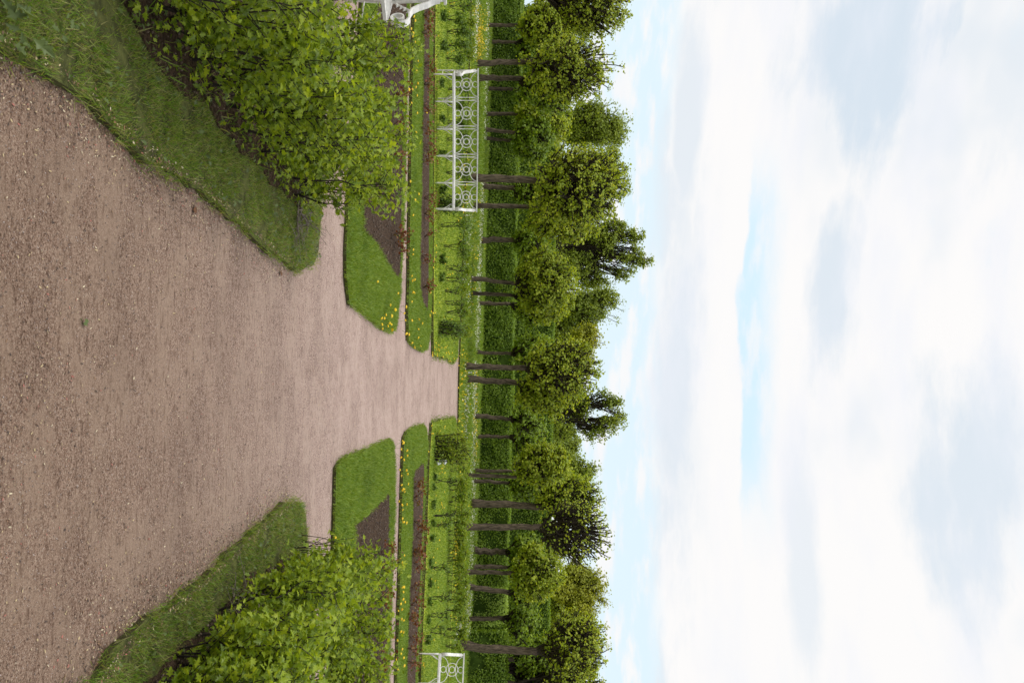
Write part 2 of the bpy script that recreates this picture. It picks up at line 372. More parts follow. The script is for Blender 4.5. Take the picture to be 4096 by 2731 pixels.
# ------------------------------------------------------------------ grass
def edge_pts(poly, n, off=.03):
    q = np.asarray(poly)[:, :2]; d = np.roll(q, -1, 0) - q; L = np.linalg.norm(d, axis=1)
    if n == 9000: L[-1] = 0
    k = R.choice(len(q), n, p=L / L.sum()); t = R.random(n)
    return q[k] + d[k] * t[:, None] + R.normal(size=(n, 2)) * off
gsum = {}
def gput(nm, P, z, h, w, m, lean=.35):
    o = grass('grass', P, z, h, w, M[m], lean); tag(o, kind='stuff'); gsum[nm] = len(P)
for poly, soil, dn in ((G1L, SOILL, 15000), (G1R, SOILR, 15000)):
    P = sample(poly, dn, (soil,))
    dpt = P[:, 1]; P = P[R.random(len(P)) < np.clip(5.0 / (dpt + .5), .35, 1)]
    gput('near', P, .03, .032, .0032, 'grass_near', .7)
    E = edge_pts(poly, 7000, .025); E = E[inview(E)]
    gput('neare', E, .02, .042, .0034, 'grass_near', .8)
    P = sample(soil, 350); gput('weeds', P, .04, .07, .006, 'grass_near', .7)
for poly, soil in ((BED1L, SB1L), (BED1R, SB1R)):
    P = sample(poly, 6500, (soil,)); gput('b1', P, .03, .045, .006, 'grass', .5)
    E = edge_pts(poly, 5000, .02); E = E[inview(E)]; gput('b1e', E, .02, .04, .006, 'grass', .7)
for poly, soil in ((BED2L, SB2L), (BED2R, SB2R)):
    P = sample(poly, 4500, (soil,)); gput('b2', P, .045, .04, .008, 'grass', .5)
    E = edge_pts(poly, 5000, .02); E = E[inview(E)]; gput('b2e', E, .02, .045, .008, 'grass', .6)
for poly in (BED3L, BED3R):
    P = sample(poly, 1000, maxn=120000); gput('b3', P, .055, .05, .012, 'grass', .5)
    E = edge_pts(poly, 5000, .05); E = E[inview(E)]; gput('b3e', E, .02, .05, .01, 'grass', .6)
P = sample([G(1885, -100)[:2], G(1826, 1600)[:2], G(1786, 2800)[:2], G(1880, 2800)[:2], G(1925, 1600)[:2], G(1966, -100)[:2]], 170, maxn=120000)
gput('far', P, .05, .13, .03, 'grass', .5)

# ------------------------------------------------------------------ litter on the gravel
LIT = np.array([(-.5, 0, .02), (-.18, .16, .05), (-.18, -.16, .05), (.2, .15, .06), (.2, -.15, .06), (.5, .02, .12)])
LITT = np.array([(0, 2, 1), (1, 2, 4), (1, 4, 3), (3, 4, 5)])
def litter():
    n = 60000
    y = 2.3 + 7.5 * R.random(n) ** 1.7; x = (R.random(n) - .5) * 3.6 + .06 * y
    P = np.c_[x, y]
    cl = np.sin(x * 3.1 + 1.3 * np.sin(y * 2.2)) * np.sin(y * 2.7 + x) * .5 + .5
    keep = R.random(n) < .2 + .5 * cl ** 2
    for poly in (G1L, G1R): keep &= ~inpoly(P, poly)
    keep &= inview(P)
    P = P[keep]
    E = np.concatenate([edge_pts(px(q), 9000, .02) for q in ([(-60, 150), (0, 215), (238, 343), (442, 531), (663, 696), (857, 829), (1000, 951), (1116, 1042), (1161, 1078)], [(250, 2830), (330, 2740), (493, 2535), (654, 2414), (820, 2284), (935, 2176), (1074, 2052), (1150, 2002)])])
    E[:, 0] -= np.sign(E[:, 0]) * (np.abs(R.normal(size=len(E))) * .11 - .03); E = E[inview(E) & (R.random(len(E)) < .75)]
    P = np.concatenate([P, E]); n = len(P)
    yaw = R.random(n) * 2 * PI
    xx = np.stack([np.cos(yaw), np.sin(yaw), R.normal(size=n) * .2], 1); yy = np.stack([-np.sin(yaw), np.cos(yaw), R.normal(size=n) * .35], 1)
    zz = np.tile([0, 0, 1.0], (n, 1))
    inl = inpoly(P, G1L) | inpoly(P, G1R)
    V, T = inst(LIT, LITT, np.c_[P, np.where(inl, .055, .003)], np.stack([xx, yy, zz], 1), (.004 + .012 * R.random(n) ** 2.2).reshape(-1, 1))
    o = link('fallen_petals', np_mesh('fallen_petals', V, T), M['litter']); tag(o, kind='stuff')
    # loose stones standing up out of the gravel
    n = 30000; y = 2.3 + 6 * R.random(n) ** 1.6; x = (R.random(n) - .5) * 3.6 + .06 * y; P = np.c_[x, y]
    k = inview(P)
    for poly in (G1L, G1R): k &= ~inpoly(P, poly)
    P = P[k]; n = len(P)
    OC = np.array([(1, 0, 0), (-1, 0, 0), (0, 1, 0), (0, -1, 0), (0, 0, .8), (0, 0, -.5)], float)
    OT = np.array([(0, 2, 4), (2, 1, 4), (1, 3, 4), (3, 0, 4), (2, 0, 5), (1, 2, 5), (3, 1, 5), (0, 3, 5)])
    V, T = inst(OC, OT, np.c_[P, np.full(n, .001)], frames(n), (.0012 + .003 * R.random(n) ** 3).reshape(-1, 1))
    o = link('loose_stones', np_mesh('loose_stones', V, T), M['stone']); tag(o, kind='stuff')
M['stone'] = leaf_mat('stone_chip', [(.10, .075, .065), (.25, .19, .165), (.36, .28, .25), (.5, .43, .4)], 0)
litter()
# single leaves lying on the gravel
def ground_leaf(name, x, y, size, m, label, yaw=0):
    p = G(x, y); mb = MB(); n = 10; pts = [(0, 0, .012)]
    for i in range(n):
        a = 2 * PI * i / n; r = (1 + .25 * math.cos(a)) * (.9 + .2 * R.random())
        pts.append((math.cos(a) * r * .5, math.sin(a) * r * .38, .004 + .014 * abs(math.sin(a * 1.5)) / size * .03))
    pts = np.array(pts) * [size, size, 1]
    mb.add(pts, [(0, 1 + i, 1 + (i + 1) % n) for i in range(n)])
    q = [(size * -.5, 0, .004), (size * -.8, size * .1, .004)]
    mb.tube(q, .0015, 5)
    o = mb.build(name, m); o.location = (p[0], p[1], .002); o.rotation_euler = (0, 0, yaw)
    tag(o, label, 'leaf'); return o
ground_leaf('fallen_leaf', 330, 1288, .036, M['leafgreen'], 'single green fallen leaf lying on the bare gravel', 1.2)
ground_leaf('fallen_leaf', 1118, 1090, .045, M['brownleaf'], 'curled brown fallen leaf beside the tip of the left grass strip', .4)
ground_leaf('fallen_leaf', 772, 842, .05, M['brownleaf'], 'rusty brown fallen leaf on the edge of the left grass strip', 2.4)

# ------------------------------------------------------------------ plants
def polyline(a, b, k, jit, bow=(0, 0, 0)):
    t = np.linspace(0, 1, k + 1)[:, None]
    P = a + (b - a) * t + np.asarray(bow) * np.sin(t * PI)
    P[1:-1] += R.normal(size=(k - 1, 3)) * jit
    return P
HAW = np.array([(0, 0, 0), (.16, .26, .02), (.5, .42, .12), (.2, .56, .05), (.46, .84, .13), (.17, .84, .05), (.16, 1.1, .02), (0, 1.26, -.1),
                (-.16, 1.1, .02), (-.17, .84, .05), (-.46, .84, .13), (-.2, .56, .05), (-.5, .42, .12), (-.16, .26, .02), (0, .6, -.05)])
HAWT = np.array([(14, i, i + 1) for i in range(13)] + [(14, 13, 0)])
def hawthorn(loc, h, w, leaves, label, group, stems=None, low=.25):
    root = empty('hawthorn_shrub', (loc[0], loc[1], .03)); tag(root, label, 'shrub', group)
    P0, P1, r0, r1, lp, ln = [], [], [], [], [], []
    ns = stems or R.integers(5, 8)
    for i in range(ns):
        a = R.random() * 2 * PI; b = np.array([math.cos(a), math.sin(a), 0]) * .05
        rr = w * (.25 + .75 * R.random()); a += R.normal() * .6
        top = np.array([math.cos(a) * rr, math.sin(a) * rr, h * (.72 + .3 * R.random())])
        q = polyline(b, top, 6, .012, (math.cos(a) * .03, math.sin(a) * .03, 0)); rad = .005 + .0036 * R.random()
        for k in range(6):
            P0.append(q[k]); P1.append(q[k + 1]); r0.append(rad * (1 - k / 7.5)); r1.append(rad * (1 - (k + 1) / 7.5))
        for j in range(17):
            t = low + (1.02 - low) * R.random() ** 1.05; t = min(t, .99); k = int(t * 6); p = q[k] + (q[k + 1] - q[k]) * (t * 6 - k)
            az = R.random() * 2 * PI; L = .09 + .13 * R.random()
            d = np.array([math.cos(az), math.sin(az), .55 + .5 * R.random()]); d /= np.linalg.norm(d)
            e = p + d * L * (1.15 - .4 * t); mid = (p + e) / 2 + R.normal(size=3) * .012
            P0 += [p, mid]; P1 += [mid, e]; r0 += [.0028, .002]; r1 += [.002, .0011]
            nl = max(3, int(leaves * 1.5 * (.6 + .8 * R.random())))
            s = R.random(nl)[:, None]; lp.append(p + (e - p) * (.25 + .8 * s) + R.normal(size=(nl, 3)) * .026)
            ln.append(np.tile(d * .5, (nl, 1)))
    V, T = tubes(P0, P1, r0, r1, 5); link('stems', np_mesh('stems', V, T, True), M['twig'], root)
    lp = np.concatenate(lp); ln = np.concatenate(ln); n = len(lp)
    y = ln * .8 + R.normal(size=(n, 3)) * .5; y[:, 2] -= .35; y /= np.linalg.norm(y, axis=1, keepdims=True)
    z = np.array([0, -.15, .8]) + R.normal(size=(n, 3)) * .45; x = np.cross(y, z); x /= np.linalg.norm(x, axis=1, keepdims=True)
    fr = np.stack([x, y, np.cross(x, y)], 1)
    V, T = inst(HAW, HAWT, lp, fr, (.020 + .022 * R.random(n)).reshape(-1, 1))
    link('foliage', np_mesh('foliage', V, T), M['haw'], root)
    return root
ORD = ['nearest', 'second', 'third', 'fourth', 'fifth', 'sixth', 'seventh', 'eighth', 'ninth', 'tenth', 'eleventh', 'twelfth', 'thirteenth']
def wpt(x, y, dx=0, dy=0):
    p = G(x, y); return np.array([p[0] + dx, p[1] + dy])
rowL = [wpt(430, -20, -.14), wpt(575, 60, -.10), wpt(660, 190, -.10), wpt(735, 300, -.12), wpt(800, 375, -.1), wpt(880, 470, -.1), wpt(950, 560, -.1), wpt(1020, 640, -.1), wpt(1090, 720, -.1), wpt(1160, 805, -.08)]
hL = [.80, .84, .80, .80, .80, .80, .80, .80, .80, .80]
for i, (p, h) in enumerate(zip(rowL, hL)):
    hawthorn((p[0], p[1]), h + R.normal() * .03, .17, 7, 'leafy hawthorn shrub, %s from the front in the left hedge beside the grass strip' % ORD[i], 'hawthorn hedge left of the path', low=.1)
pe = wpt(1175, 800); step = .36
for i in range(3):
    p = pe + np.array([-.42 - step * i, .08 - .03 * i + R.normal() * .04])
    hawthorn((p[0], p[1]), .81 + .03 * R.normal(), .2, 8 if i < 2 else 4, 'leafy hawthorn shrub, %s from the corner along the cross path at left' % ORD[i].replace('nearest', 'first'), 'hawthorn hedge left of the path')
for i in range(2):
    p = pe + np.array([-.5 - .42 * i, -.5 - .1 * i + R.normal() * .05])
    hawthorn((p[0], p[1]), .8 + .05 * R.normal(), .2, 8, 'inner hawthorn shrub, %s from the corner, between the two left hedge rows' % ORD[i].replace('nearest', 'first'), 'hawthorn hedge left of the path')
rowR = [wpt(500, 2800, .05), wpt(600, 2690, .05), wpt(690, 2590, .05), wpt(770, 2520, .05), wpt(850, 2440, .05), wpt(930, 2375, .06), wpt(1000, 2315, .06), wpt(1070, 2275, .07), wpt(1140, 2235, .08)]
for i, p in enumerate(rowR):
    hawthorn((p[0], p[1]), .71 + R.normal() * .03, .19, 9, 'leafy hawthorn shrub, %s from the front in the right hedge beside the grass strip' % ORD[i], 'hawthorn hedge right of the path', low=.1)
pe = wpt(1170, 2230)
for i in range(6):
    p = pe + np.array([.3 + .36 * i, .02 + R.normal() * .05])
    hawthorn((p[0], p[1]), .70 + .03 * R.normal(), .2, 8, 'leafy hawthorn shrub, %s from the corner along the cross path at right' % ORD[i].replace('nearest', 'first'), 'hawthorn hedge right of the path')
for i in range(4):
    p = pe + np.array([.5 + .42 * i, -.5 - .05 * i])
    hawthorn((p[0], p[1]), .70 + .03 * R.normal(), .2, 8, 'inner hawthorn shrub, %s from the corner, between the two right hedge rows' % ORD[i].replace('nearest', 'first'), 'hawthorn hedge right of the path')
p = wpt(1172, 2196); root = empty('bare_shoots', (p[0], p[1], .03)); tag(root, 'clump of thin bare upright shoots at the path end of the right hedge', 'shrub', None)
lp = []
for i in range(14):
    b = np.array([R.normal() * .06, R.normal() * .09, 0]); q = polyline(b, b + np.array([R.normal() * .05, R.normal() * .06, .26 + .26 * R.random()]), 5, .008)
    V, T = sweep(q, np.linspace(.0034, .0018, 6), 5); mb = MB(); mb.add(V, T); mb.build('shoot', M['twig'], root); lp += [q[5], q[4]]
lp = np.repeat(np.array(lp), 5, 0) + R.normal(size=(len(lp) * 5, 3)) * .03
V, T = inst(HAW, HAWT, lp, frames(len(lp), np.array([[0, 0, .8]]), .5), (.02 + .018 * R.random(len(lp))).reshape(-1, 1)); link('foliage', np_mesh('foliage', V, T), M['haw'], root)
# low leaves and weeds on the soil under the hawthorns
def groundcover(poly, n, m, sz, z=.05):
    P = sample(poly, n); k = len(P)
    V, T = inst(HAW, HAWT, np.c_[P, z + .05 * R.random(k)], frames(k, np.array([[0, 0, 1.0]]), .5), (sz * (.6 + .8 * R.random(k))).reshape(-1, 1))
    tag(link('ground_weeds', np_mesh('ground_weeds', V, T), m), kind='stuff')
groundcover(SOILL, 420, M['haw'], .03); groundcover(SOILR, 420, M['haw'], .03)
groundcover(G1L, 130, M['leafgreen'], .022); groundcover(G1R, 130, M['leafgreen'], .022)
P = sample(px([(-200, -60), (-60, 190), (60, 170), (160, 60), (60, -80)]), 400)
k = len(P); V, T = inst(HAW * [.7, 1, 1], HAWT, np.c_[P, .05 + .05 * R.random(k)], frames(k, np.array([[0, 0, 1.0]]), .5), (.05 * (.6 + .8 * R.random(k))).reshape(-1, 1))
tag(link('ground_weeds', np_mesh('ground_weeds', V, T), M['leafgreen']), kind='stuff')
# dead brushwood at the end of the left hedge
def deadbranch(loc, d, L, label):
    loc = np.array([loc[0], loc[1], .06]); P0, P1, r0, r1 = [], [], [], []
    d = np.asarray(d, float); d /= np.linalg.norm(d)
    for s in range(5):
        dd = d + R.normal(size=3) * .28; q = polyline(np.zeros(3) + R.normal(size=3) * .03, dd * L * (.5 + .6 * R.random()), 5, .02); q[:, 2] = np.maximum(q[:, 2], -.01)
        for k in range(5):
            P0.append(q[k]); P1.append(q[k + 1]); r0.append(.0045 * (1 - k / 6)); r1.append(.0045 * (1 - (k + 1) / 6))
        for j in range(4):
            k = R.integers(1, 5); e = q[k] + (dd + R.normal(size=3) * .7) * .12; e[2] = max(e[2], 0)
            P0.append(q[k]); P1.append(e); r0.append(.0025); r1.append(.001)
    V, T = tubes(P0, P1, r0, r1, 5); o = link('dead_branch', np_mesh('dead_branch', V, T, True), M['dead']); o.location = loc
    tag(o, label, 'branch')
deadbranch(wpt(1190, 860), (.5, -.75, .12), .5, 'bleached dead twiggy branch lying on grass at the end of the left hedge')
deadbranch(wpt(1175, 830), (.6, -.2, .05), .35, 'darker dead branch leaning against the last shrub of the left hedge')
deadbranch(wpt(930, 2420), (-.4, -.5, .1), .3, 'thin dead branch poking out of the right hedge over the grass')

# ------------------------------------------------------------------ benches
def bench(P1, tang, nbay, bay, Rc, label, group, first_only=None):
    """P1: ground point of the front leg at one end; tang: unit direction along the bench; front faces to the right of... given normal"""
    root = empty('garden_bench', (P1[0], P1[1], 0.02))
    tag(root, label, 'bench', group)
    t = np.array([tang[0], tang[1], 0.0]); t /= np.linalg.norm(t)
    nb = np.array([-t[1], t[0], 0.0])              # towards the back (left of tang)
    if tang[2] < 0: nb = -nb
    L = nbay * bay; zS, zT, dep = .385, .815, .36
    up = np.array([0, 0, 1.0])
    def Pp(s, d, z):                                # arc: ends bend towards the front
        th = (s - L / 2) / Rc
        return t * (L / 2 + (Rc + d) * math.sin(th)) + nb * ((Rc + d) * math.cos(th) - Rc * math.cos(L / 2 / Rc)) + up * z
    def line(f, n=24): return [f(k / n) for k in range(n + 1)]
    W = M['white']
    # seat: slats and the rails that hold them
    mb = MB()
    for k in range(6):
        d = .02 + k * (dep - .04) / 5
        for s0 in range(24):
            a, b = Pp(L * s0 / 24, d, zS), Pp(L * (s0 + 1) / 24, d, zS)
            ax = (b - a); ln = np.linalg.norm(ax); ax /= ln; mb.box((a + b) / 2, ln / 2 + .001, .021, .008, np.array([ax, np.cross(up, ax), up]))
    mb.build('seat', W, root, False)
    for d in (0.0, dep):
        mb = MB()
        for s0 in range(24):
            a, b = Pp(L * s0 / 24, d, zS - .006), Pp(L * (s0 + 1) / 24, d, zS - .006)
            ax = (b - a); ln = np.linalg.norm(ax); ax /= ln; mb.box((a + b) / 2, ln / 2 + .001, .009, .013, np.array([ax, np.cross(up, ax), up]))
        mb.build('seat_rail', W, root, False)
    mb = MB(); rk = .06
    for s0 in range(24):
        a, b = Pp(-.02 + (L + .04) * s0 / 24, dep + rk, zT), Pp(-.02 + (L + .04) * (s0 + 1) / 24, dep + rk, zT)
        ax = (b - a); ln = np.linalg.norm(ax); ax /= ln; mb.box((a + b) / 2, ln / 2 + .001, .02, .011, np.array([ax, np.cross(up, ax), up]))
    mb.build('top_rail', W, root, False)
    hb = zT - zS
    def Bk(s, z): return Pp(s, dep + rk * z / hb, zS + z)
    def circ(mb, s, z, r, rad=.0065):
        mb.tube([Bk(s + r * math.cos(a), z + r * math.sin(a)) for a in np.linspace(0, 2 * PI, 29)], rad, 6)
    for i in range(nbay):
        mb = MB(); c = bay * (i + .5); hw = bay / 2 - .045
        circ(mb, c, hb / 2, .108, .007); circ(mb, c, hb / 2, .052, .008); circ(mb, c, .053, .05, .007); circ(mb, c, hb - .053, .05, .007)
        for sg in (0, 1):
            ap = .152
            pts = []
            for a in np.linspace(0, PI, 25):
                z = ap * math.sin(a) ** .9; z = hb - z if sg else z
                pts.append(Bk(c - hw * math.cos(a), z))
            mb.tube(pts, .0065, 6)
        mb.build('back_panel', W, root)
    for i in range(nbay + 1):
        mb = MB(); c = bay * i; o = -1 if i == nbay else 1
        ks = ((-.034, 0), (.034, 0)) if 0 < i < nbay else ((.036 * o, 0),)
        for k, _ in ks:
            mb.tube([Bk(c + k * (1 - .22 * math.sin(PI * u)), u * hb) for u in np.linspace(0, 1, 9)], .006, 6)
            mb.tube([Bk(c + (k * .15 + k * .62 * math.sin(PI * u)), u * hb) for u in np.linspace(0, 1, 13)], .0055, 6)
        mb.build('back_baluster', W, root)
    # legs with curved brackets
    for i in range(nbay + 1):
        c = bay * i; e = .012 if i == 0 else (-.012 if i == nbay else 0)
        for d, foot in ((0.0, -.015), (dep, .02)):
            mb = MB(); s = c + e
            p0, p1, p2 = Pp(s, d + foot, -.02), Pp(s, d + foot * .3, .2), Pp(s, d, zS - .02)
            mb.tube([p0, (p0 + p1) / 2, p1, (p1 + p2) / 2, p2], [.009, .012, .014, .016, .017], 8)
            for sg in (-1, 1):
                if (i == 0 and sg < 0) or (i == nbay and sg > 0): continue
                mb.tube([Pp(s + sg * x, d, z) for x, z in ((.006, .18), (.016, .22), (.035, .26), (.062, .295), (.082, .325), (.094, .362))], [.007, .008, .008, .008, .007, .006], 6)
            if d > 0 and i in (0, nbay):      # end standards carry on up to the top rail
                mb.tube([Bk(s, 0), Bk(s, hb / 2), Bk(s, hb)], [.018, .016, .017], 8)
            leg = mb.build('leg', W, root)
            mb = MB(); mb.tube([Pp(s, d + foot, -.02), Pp(s, d + foot * .85, .035)], [.0105, .0115], 8); mb.build('rusty_foot', M['rust'], leg)
        mb = MB(); mb.tube([Pp(c + e, 0, .185), Pp(c + e, dep, .165)], .006, 6); mb.build('stretcher', W, root)
    # scrolled arms
    for s in (.012, L - .012):
        prof = [(dep + rk * .86, zS + hb * .9), (dep + .03, zS + hb * .8), (dep - .035, zS + hb * .68), (dep - .085, zS + hb * .53), (dep - .14, zS + hb * .42), (dep - .21, zS + hb * .385), (dep - .275, zS + hb * .4)]
        cz, cd, r0 = zS + .092, .075, .088
        for k in range(23):
            a = PI / 2 + k / 22 * 2 * PI * 1.35; rr = r0 * (1 - .72 * k / 22)
            prof.append((cd + math.cos(a) * rr, cz + math.sin(a) * rr * .92))
        mb = MB(); V = []; T = []
        prof = np.array(prof); tg = np.gradient(prof, axis=0); tg /= np.linalg.norm(tg, axis=1, keepdims=True); nn = np.c_[-tg[:, 1], tg[:, 0]] * .006
        for (d, z), n_ in zip(prof, nn):
            for sx, sn in ((-.026, -1), (.026, -1), (.026, 1), (-.026, 1)): V.append(Pp(s + sx, d + n_[0] * sn, z + n_[1] * sn))
        for k in range(len(prof) - 1):
            for q in range(4): T.append((4 * k + q, 4 * k + (q + 1) % 4, 4 * k + 4 + (q + 1) % 4, 4 * k + 4 + q))
        mb.add(V, T + [(3, 2, 1, 0), tuple(4 * len(prof) - 4 + i for i in range(4))]); arm = mb.build('armrest', W, root, False)
        mb = MB()                                     # leaf ornament under the arm
        for k in range(4):
            u = k / 3; mb.tube([Pp(s, dep - .01 - .03 * k, zS + .03 + .03 * k), Pp(s, dep - .05 - .03 * k, zS + .055 + .035 * k), Pp(s, dep - .085 - .03 * k, zS + .05 + .03 * k)], [.005, .013, .004], 6)
        mb.build('ornament', W, arm)
    return root
a, b = G(1724.5, 292), G(1722.5, 826)
a = a[:2]; b = b[:2] + np.array([.02, .25]); dv = b - a
bench(a, (dv[0], dv[1], 1), 5, np.linalg.norm(dv) / 5, 6.5, 'white wrought iron bench with all five ringed back panels in view', 'white garden benches')
a = G(1671.6, 2606.8)[:2]; b = G(1664, 2719)[:2] + np.array([0, -.08]); dv = b - a
bench(a, (dv[0], dv[1], 1), 5, np.linalg.norm(dv), 6.5, 'white wrought iron bench at the right edge, only its first back panel in view', 'white garden benches')
a = G(1340, 100)[:2]
bench(a, (-.55, -.83, -1), 4, .48, 6.5, 'white wrought iron bench seen end on behind the left hawthorn hedge', 'white garden benches').scale = (1.14, 1.14, 1.14)

# ------------------------------------------------------------------ trees
LF = np.array([(0, 0, 0), (.42, .3, .12), (.36, .75, .1), (0, 1, -.1), (-.36, .75, .1), (-.42, .3, .12)])
LFT = np.array([(0, 1, 5), (1, 4, 5), (1, 2, 4), (2, 3, 4)])
def tree(name, base, fork, crown, rad, label, cat, group, mleaf, ntarget=150, nleaf=14, lsize=.09, spread=.13, shell=.55, lobes=None, limbs=6, twigr=.006, hang=False, flat=.9, knob=True, upw=.0):
    """base, fork: world points; crown: (centre, rx, ry, rz)"""
    base = np.asarray(base, float); c, rx, ry, rz = crown
    root = empty(name, (base[0], base[1], 0)); tag(root, label, cat, group)
    o3 = np.array([base[0], base[1], 0])
    f = np.asarray(fork) - o3; c = np.asarray(c) - o3
    k = 9; t = np.linspace(0, 1, k)[:, None]; q = f * t; q[1:-1, :2] += R.normal(size=(k - 2, 2)) * rad * .16
    q[0, 2] = -.05
    rr = rad * (1.0 - .22 * t[:, 0]); rr[0] *= 1.45; rr[1] *= 1.1
    if knob: rr[-1] *= 1.08
    V, T = sweep(q, rr, 12, .05); tv = MB(); tv.add(V, T); tv.build('trunk', M['bark'], root)
    # targets through the crown, hierarchical branching towards them
    u = R.normal(size=(ntarget, 3)); u /= np.linalg.norm(u, axis=1, keepdims=True)
    rad_ = shell + (1 - shell) * R.random(ntarget) ** .45
    u[:, 2] = np.where(u[:, 2] < -flat, -flat, u[:, 2])
    tg = c + u * rad_[:, None] * np.array([rx, ry, rz]) * (1 + .13 * R.normal(size=(ntarget, 1)))
    if lobes:                                   # an uneven crown made of several smaller heads
        if len(lobes) == 2: lc, lr = lobes; n_ = len(lc)
        else:
            n_, spr, sz = lobes; lc = R.normal(size=(n_, 3)); lc /= np.linalg.norm(lc, axis=1, keepdims=True); lc *= (.35 + .65 * R.random((n_, 1))) * spr; lc[0] *= .2
            lr = sz * (.65 + .6 * R.random(n_))
        k_ = R.choice(n_, ntarget, p=lr ** 2 / np.sum(lr ** 2))
        tg = c + (lc[k_] + u * (rad_ * lr[k_])[:, None]) * np.array([rx, ry, rz])
    li = tg[R.choice(ntarget, limbs, replace=False)]
    P0, P1, r0, r1 = [], [], [], []
    tips = []
    def seg(q, ra, rb):
        n = len(q) - 1
        for i in range(n):
            P0.append(q[i]); P1.append(q[i + 1]); r0.append(ra + (rb - ra) * i / n); r1.append(ra + (rb - ra) * (i + 1) / n)
    own = np.argmin(np.linalg.norm(tg[:, None] - li[None], axis=2), 1)
    size = min(rx, rz)
    for i in range(limbs):
        T_ = tg[own == i]
        if len(T_) == 0: continue
        cen = T_.mean(0); e = f + (cen - f) * .55
        q = polyline(f - np.array([0, 0, rad * .3]), e, 5, size * .035, (0, 0, -.06 * size + upw)); seg(q, rad * .62, rad * .28)
        ns = max(1, len(T_) // 6); sc = T_[R.choice(len(T_), ns, replace=False)]
        o2 = np.argmin(np.linalg.norm(T_[:, None] - sc[None], axis=2), 1)
        for j in range(ns):
            T2 = T_[o2 == j]
            if len(T2) == 0: continue
            s = q[R.integers(2, 6)]; e2 = s + (T2.mean(0) - s) * .6
            q2 = polyline(s, e2, 4, size * .04, (0, 0, -.03 * size)); seg(q2, rad * .26, rad * .13)
            for p in T2:
                s3 = q2[R.integers(1, 5)]; q3 = polyline(s3, p, 4, size * .04); seg(q3, max(twigr * 1.6, rad * .1), twigr)
                if R.random() < .8:                  # side twig
                    s4 = q3[R.integers(1, 3)]; dd = (p - s4); e4 = s4 + (dd + R.normal(size=3) * np.linalg.norm(dd) * .55) * .9; rl = np.linalg.norm((e4 - c) / np.array([rx, ry, rz])); e4 = c + (e4 - c) / max(1, rl / 1.04)
                    seg(polyline(s4, e4, 2, size * .02), twigr * 1.3, twigr * .85); tips.append(e4)
    V, T = tubes(P0, P1, r0, r1, 5); link('branches', np_mesh('branches', V, T, True), M['twig'], root)
    if nleaf > 0:
        cnt = np.maximum(0, (nleaf * (.4 + 1.2 * R.random(ntarget))).astype(int)); pos = np.repeat(tg, cnt, axis=0)
        n = len(pos); off = R.normal(size=(n, 3)) * spread * np.repeat(.6 + .7 * R.random(ntarget), cnt)[:, None]
        if tips:
            t2 = np.array(tips); m2 = max(1, int(nleaf * .7)); q2 = np.repeat(t2, m2, axis=0); q2 = q2 + R.normal(size=q2.shape) * spread * .8
            pos = np.concatenate([pos + off * np.array([1, 1, .75]), q2]); n = len(pos)
        out = pos - c
        out /= np.linalg.norm(out, axis=1, keepdims=True) + 1e-6
        fr = frames(n, out * .5 + np.array([0, 0, .55]), .55)
        V, T = inst(LF, LFT, pos, fr, (lsize * (.65 + .7 * R.random(n))).reshape(-1, 1))
        link('crown', np_mesh('crown', V, T), mleaf, root)
    return root
GL = 'pollarded lime trees in front of the hedges'
